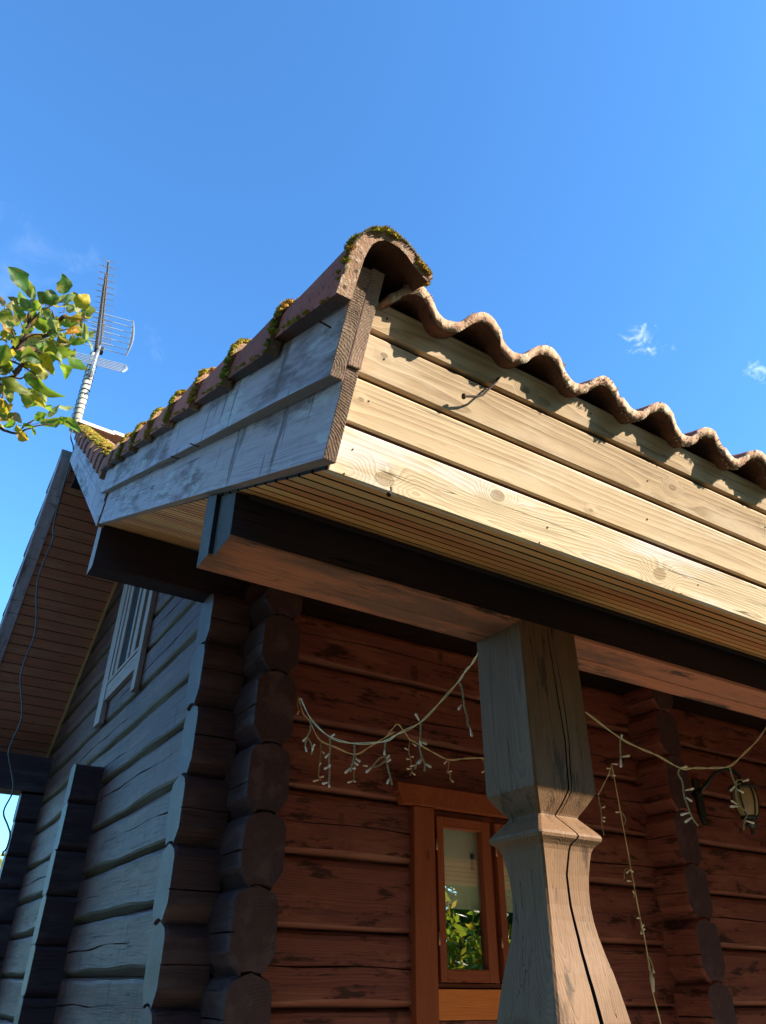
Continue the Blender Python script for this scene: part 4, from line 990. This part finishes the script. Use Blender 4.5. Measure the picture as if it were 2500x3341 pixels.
LV = [(440, 440, 170, 90, 250, 'd'), (560, 590, 400, 190, 150, 'd'), (480, 780, 345, 470, 170, 'g'), (500, 640, 540, 420, 90, 'p'), (1040, 500, 1015, 190, 220, 'd'), (700, 650, 880, 470, 210, 'd'), (740, 650, 620, 480, 160, 'd'),
      (930, 600, 1240, 530, 120, 'p'), (1240, 700, 1440, 530, 210, 'y'), (1240, 640, 1200, 480, 130, 'l'), (1325, 800, 1555, 770, 170, 'l'), (1400, 780, 1410, 640, 110, 'g'), (1080, 770, 1310, 720, 150, 'p'),
      (880, 680, 1060, 700, 100, 'y'), (1060, 700, 1070, 590, 90, 'c'), (330, 630, 155, 560, 120, 'b'), (340, 740, 110, 700, 150, 'c'), (70, 700, 0, 540, 70, 'k'), (180, 1000, 10, 800, 180, 'l'),
      (330, 930, 210, 690, 170, 'd'), (180, 830, 120, 740, 120, 'p'), (270, 960, 115, 1040, 110, 'p'), (170, 1130, 60, 990, 90, 'o'), (560, 1010, 810, 970, 190, 'g'), (700, 870, 540, 900, 160, 'd'), (640, 600, 500, 760, 150, 'g'),
      (830, 870, 910, 1080, 130, 'p'), (980, 970, 1290, 960, 150, 'g'), (1290, 900, 1340, 1040, 90, 'b'), (1340, 900, 1100, 860, 90, 'o'), (1250, 850, 1380, 880, 100, 'k'), (1380, 880, 1480, 880, 50, 'b'), (1375, 960, 1400, 1230, 100, 'p'),
      (1420, 1160, 1560, 1130, 120, 'p'), (1300, 1100, 1090, 1130, 110, 'o'), (1240, 1030, 1390, 1180, 120, 'g'), (940, 1200, 850, 1090, 100, 'o'), (960, 1180, 1110, 1300, 150, 'b'),
      (720, 1120, 880, 1290, 140, 'p'), (600, 1340, 1190, 1460, 240, 'g'), (740, 1240, 1000, 1330, 130, 'l'), (1110, 1300, 1430, 1250, 110, 'g'), (1420, 1240, 1500, 1430, 60, 'p'), (400, 1290, 740, 1180, 150, 'o'),
      (340, 1380, 730, 1240, 110, 'c'), (330, 1400, 600, 1400, 80, 'k'), (700, 1460, 1030, 1720, 220, 'l'), (960, 1430, 1010, 1600, 70, 'p'), (1000, 1560, 1130, 1440, 110, 'p'), (1120, 1540, 1410, 1720, 160, 'g'),
      (1010, 1640, 1070, 1870, 150, 'v'), (1180, 1560, 1230, 1400, 60, 'c'), (340, 1540, 660, 1590, 200, 'd'), (660, 1480, 830, 1790, 180, 'y'), (470, 1570, 770, 1800, 190, 'y'), (360, 1700, 470, 1560, 140, 'y'),
      (100, 1320, 10, 1640, 230, 'd'), (0, 1230, 110, 1290, 80, 'o'), (190, 1610, 40, 1720, 130, 'v'), (180, 1640, 90, 1800, 130, 'l'), (0, 1730, 110, 1810, 130, 'c'), (10, 1860, 480, 2110, 170, 'l'), (450, 1770, 640, 2060, 230, 'g'),
      (620, 1870, 1035, 2150, 200, 'g'), (600, 1840, 790, 1790, 130, 'c'), (820, 1740, 890, 1830, 70, 'v'), (560, 2050, 440, 2330, 210, 'l'), (600, 2040, 740, 2250, 170, 'c'), (520, 2070, 710, 2330, 110, 'y'), (440, 2060, 335, 2140, 90, 'l'),
      (40, 2010, 165, 2260, 170, 'l'), (60, 1990, 0, 2150, 140, 'l'), (190, 1810, 260, 1860, 60, 'o'), (20, 1890, 190, 1930, 110, 'y'), (30, 2210, 120, 2470, 140, 'y'), (0, 2450, 130, 2560, 140, 'b'), (0, 2330, 60, 2230, 120, 'o'),
      (120, 2490, 340, 2590, 120, 'k'), (280, 2640, 320, 2760, 90, 'y'), (270, 2740, 450, 2880, 140, 'o'), (260, 2580, 70, 2660, 90, 'v'), (470, 2340, 830, 2430, 150, 'v'), (570, 2560, 750, 2460, 120, 'v'), (720, 2340, 830, 2420, 90, 'v'),
      (780, 2520, 960, 2320, 110, 'p'), (950, 2330, 1190, 2350, 80, 'p'), (650, 2600, 1010, 2530, 160, 'g'), (980, 2620, 1090, 2530, 110, 'v'), (1050, 2540, 1275, 2750, 150, 'g'), (370, 2640, 570, 2680, 60, 'v'), (530, 2690, 560, 2820, 55, 'g'), (0, 2620, 60, 2680, 110, 'c')]
pet = []
for (x0, y0, x1, y1, wd, c) in LV:
    d = 2.3+rnd.uniform(-.10, .10); px = d/FPX/SA
    b = AP(x0, y0, d); t = AP(x1, y1, d+rnd.uniform(-.03, .03)); view = (b+t).normalized()
    face = (-view+Vector((rnd.uniform(-.5, .5), rnd.uniform(-.5, .5), rnd.uniform(-.2, .6)))).normalized()
    pet.append((b, b-(t-b).normalized()*rnd.uniform(.012, .028)+Vector((rnd.uniform(-.004, .004), 0, -.004))))
    leaf(lf, b, b+(t-b)*1.12, wd*px*1.3, COLS[c], face, curl=rnd.uniform(-.6, .8), fold=rnd.uniform(-.3, .9))
cent = [(300, 1200), (500, 900), (700, 760), (250, 1500), (900, 1150), (1150, 900), (560, 1650), (150, 1100), (420, 1000), (80, 900), (800, 1000), (700, 1500), (100, 1900), (60, 2400), (1000, 1300)]
for i in range(110):
    cx_, cy_ = rnd.choice(cent); x0 = cx_+rnd.gauss(0, 75); y0 = cy_+rnd.gauss(0, 75); th = rnd.uniform(0, 6.28); ll = rnd.uniform(110, 230)
    if x0 > 1250: continue
    d = 2.38+rnd.uniform(-.1, .15); px = d/FPX/SA
    b = AP(x0, y0, d); t = AP(x0+ll*math.cos(th), y0+ll*math.sin(th), d+rnd.uniform(-.03, .03))
    leaf(lf, b, t, rnd.uniform(90, 170)*px, COLS[rnd.choice('gdglpyoldgb')], (-(b.normalized())+Vector((rnd.uniform(-.8, .8), rnd.uniform(-.8, .8), rnd.uniform(-.4, .8)))).normalized(), curl=rnd.uniform(-.4, .4), fold=rnd.uniform(-.3, .6))
# boughs further out of frame on the same tree, each leaf sits on one
boughs = []
for i in range(26):
    p0 = Vector((-1.25, 2.05, .55)).lerp(Vector((-1.45, 2.1, 1.5)), rnd.random()); q_ = Vector((rnd.uniform(-1, .25), rnd.uniform(-1, 1), rnd.uniform(-.1, 1))).normalized()
    pts = [p0+q_*(t_*.9)+Vector((0, 0, .12*math.sin(t_*3)))+Vector((rnd.gauss(0, .02), rnd.gauss(0, .02), rnd.gauss(0, .02))) for t_ in (0, .25, .5, .75, 1)]
    if any(p.x > -.42 for p in pts): continue
    boughs.append(pts)
    for k in range(26):
        t_ = rnd.uniform(.15, 1)*3.999; j = int(t_); p = pts[j].lerp(pts[j+1], t_-j)
        t = p+Vector((rnd.gauss(0, 1), rnd.gauss(0, 1), rnd.gauss(-.2, 1))).normalized()*.06
        leaf(lf, p, t, .038, COLS[rnd.choice('gdglpyoldgv')], Vector((rnd.gauss(0, 1), rnd.gauss(0, 1), rnd.gauss(0, 1))).normalized(), nl=4, nw=2)
lf.build('leaves', M['leaf'], AT, smooth=True, col=True, norm=False)
br = MB()
for (pa, pb) in pet: br.tube([pa, pa.lerp(pb, .5)+Vector((0, 0, -.002)), pb], .0009, 5)
def twig(pts, r0_, r1_, d=2.32):
    P = smooth_line([AP(x, y, d) for x, y in pts], 5); n = len(P)
    P = [p+Vector((rnd.uniform(-1, 1), rnd.uniform(-1, 1), rnd.uniform(-1, 1)))*r1_*.5 for p in P]
    br.tube(P, [r0_+(r1_-r0_)*i/(n-1) for i in range(n)], 7)
twig([(-200, 1850), (0, 1640), (150, 1480), (300, 1330), (420, 1180), (470, 1000), (485, 800)], .012, .004)
twig([(300, 1405), (500, 1445), (700, 1370), (860, 1350)], .003, .0015); twig([(300, 1400), (620, 1440), (900, 1560), (1010, 1600)], .003, .0015)
twig([(300, 1330), (500, 1180), (700, 1160)], .003, .0015); twig([(280, 1340), (230, 1200), (200, 1050)], .003, .0015)
twig([(700, 1200), (850, 1100), (930, 990), (990, 900), (1080, 860)], .005, .006); twig([(930, 1000), (880, 850), (850, 760)], .003, .0015)
twig([(480, 1000), (620, 830), (850, 680), (1030, 620)], .003, .0015); twig([(940, 1110), (1100, 1070), (1250, 1040)], .002, .0015); twig([(120, 1580), (300, 1640), (500, 1760), (700, 1880)], .0035, .0015)
twig([(-200, 2560), (0, 2680), (110, 2740), (260, 2775), (380, 2735), (650, 2640), (880, 2635)], .005, .0018); twig([(350, 2710), (450, 2620), (570, 2555)], .0022, .0015); twig([(60, 2720), (160, 2760)], .002, .001)
twig([(30, 2260), (40, 2100), (0, 1950), (-100, 1800)], .002, .004); twig([(-150, 1900), (0, 1890), (200, 1850), (330, 1880), (430, 1830)], .006, .0015); twig([(240, 1800), (330, 1700), (370, 1640)], .010, .004)
for pts in boughs: br.tube(pts, [.010, .008, .006, .004, .002], 6)
TK = smooth_line([Vector((-1.7, 2.2, GROUND)), Vector((-1.6, 2.1, -.6)), Vector((-1.45, 2.12, .2)), Vector((-1.35, 2.1, .8)), Vector((-1.45, 2.1, 1.6))], 5)
br.tube(TK, [.085-.0036*i for i in range(len(TK))], 9)
BR_ = smooth_line([Vector((-1.38, 2.1, .7)), Vector((-.9, 1.95, .95)), AP(-700, 2300, 2.32), AP(-200, 1850, 2.32)], 6)
br.tube(BR_, [.030-.0010*i for i in range(len(BR_))], 9)
BR_ = smooth_line([Vector((-1.38, 2.1, .55)), Vector((-.8, 2.0, .85)), AP(-200, 2560, 2.32)], 6)
br.tube(BR_, [.018-.0011*i for i in range(len(BR_))], 7)
BR_ = smooth_line([AP(-700, 2300, 2.32), AP(-300, 2000, 2.32), AP(-150, 1900, 2.32)], 4)
br.tube(BR_, .006, 6)
br.build('branches', M['bark'], AT, smooth=True)

# ------------------------------------------------------------------ garden trees (seen reflected in the window, far behind the gable, or added out of frame to block sky)
def garden_tree(name, label, cat, base, crown, R, n, cols, leafl, trunk=.12, seed=1, droop=0., group=None):
    t = thing(name, label, cat, group=group)
    if group is None: pass
    q = random.Random(seed); tb = MB(); b = Vector(base); c = Vector(crown)
    tb.tube([b, b.lerp(c, .35)+Vector((.05, .03, 0)), b.lerp(c, .8)], [trunk, trunk*.75, trunk*.4], 9)
    cl = []
    for i in range(16):
        d = Vector((q.gauss(0, 1), q.gauss(0, 1), q.gauss(0, .8))).normalized()*R*q.uniform(.45, .9); cl.append(c+d)
        tb.tube([b.lerp(c, q.uniform(.35, .75)), b.lerp(c, .8).lerp(c+d, .5)+Vector((0, 0, .1)), c+d], [trunk*.3, trunk*.15, trunk*.06], 5)
    tb.build('trunk', M['bark'], t, smooth=True)
    cb = MB()
    for i in range(n):
        p = q.choice(cl)+Vector((q.gauss(0, 1), q.gauss(0, 1), q.gauss(0, 1)))*R*.24
        dr = (Vector((q.gauss(0, 1), q.gauss(0, 1), q.gauss(0, .6)-droop))).normalized()
        l = leafl*q.uniform(.6, 1.3); sd = dr.orthogonal().normalized(); sd = (sd*math.cos(i)+dr.cross(sd)*math.sin(i))*l*.2
        cc = tuple(x*q.uniform(.7, 1.2) for x in COLS[q.choice(cols)])+(1,)
        i0 = cb.add(p, None, cc); i1 = cb.add(p+dr*l*.5+sd, None, cc); i2 = cb.add(p+dr*l, None, cc); i3 = cb.add(p+dr*l*.5-sd, None, cc)
        cb.quad(i0, i1, i2, i3)
    cb.build('crown', M['leaf'], t, col=True, norm=False)
    return t
garden_tree('sumac_tree', 'low bright yellow-green tree reflected in the window', 'tree', (10.2, -5.2, GROUND), (10.0, -5.0, .1), 1.5, 5200, 'vvvygo', .26, .10, 3, .9)
garden_tree('garden_tree', 'dark green tree far behind, reflected in the window', 'tree', (15.5, -9.0, GROUND), (15.2, -9.5, 1.2), 2.6, 7000, 'ddg', .30, .2, 5, .3)
garden_tree('orange_tree', 'small patch of an orange autumn tree beyond the far gable corner', 'tree', (3.1, 27, GROUND), (2.9, 26, 1.4), 2.2, 2500, 'oyyp', .30, .2, 9)

TP = garden_tree('sky_blocker_tree', 'tall dark tree added out of frame to block sky light', 'tree', (-6, -9, GROUND), (-6, -9, 3.4), 3.6, 9000, 'dddg', .6, .25, 11, .2, group='tall trees added to block sky light')  # this tree and its copies are added to cut the sky fill
kids = list(TP.children)
for i, (x, y, rz, sc_) in enumerate(((0, -13, 1, 1.2), (5, -14, 2, 1.15), (10, -15, 3, 1.0), (19, -13, 4, .95), (21, -6, 5, 1.05), (19, 0, .5, 1.0), (-11, -6, 2.5, 1.0), (14.5, 3.2, 2.2, .9), (25, -14, 3.3, 1.1), (-13, 2, 1.7, 1.0), (-14, 11, 4.1, 1.05))):
    c = TP.copy(); COL.objects.link(c)
    for k_ in kids:
        q_ = k_.copy(); q_.parent = c; COL.objects.link(q_)
    m_ = Matrix.Translation((x, y, 0)) @ Matrix.Rotation(rz, 4, 'Z') @ Matrix.Scale(sc_, 4) @ Matrix.Translation((6, 9, 0))
    m_.translation.z = GROUND*(1-sc_)
    c.matrix_world = m_
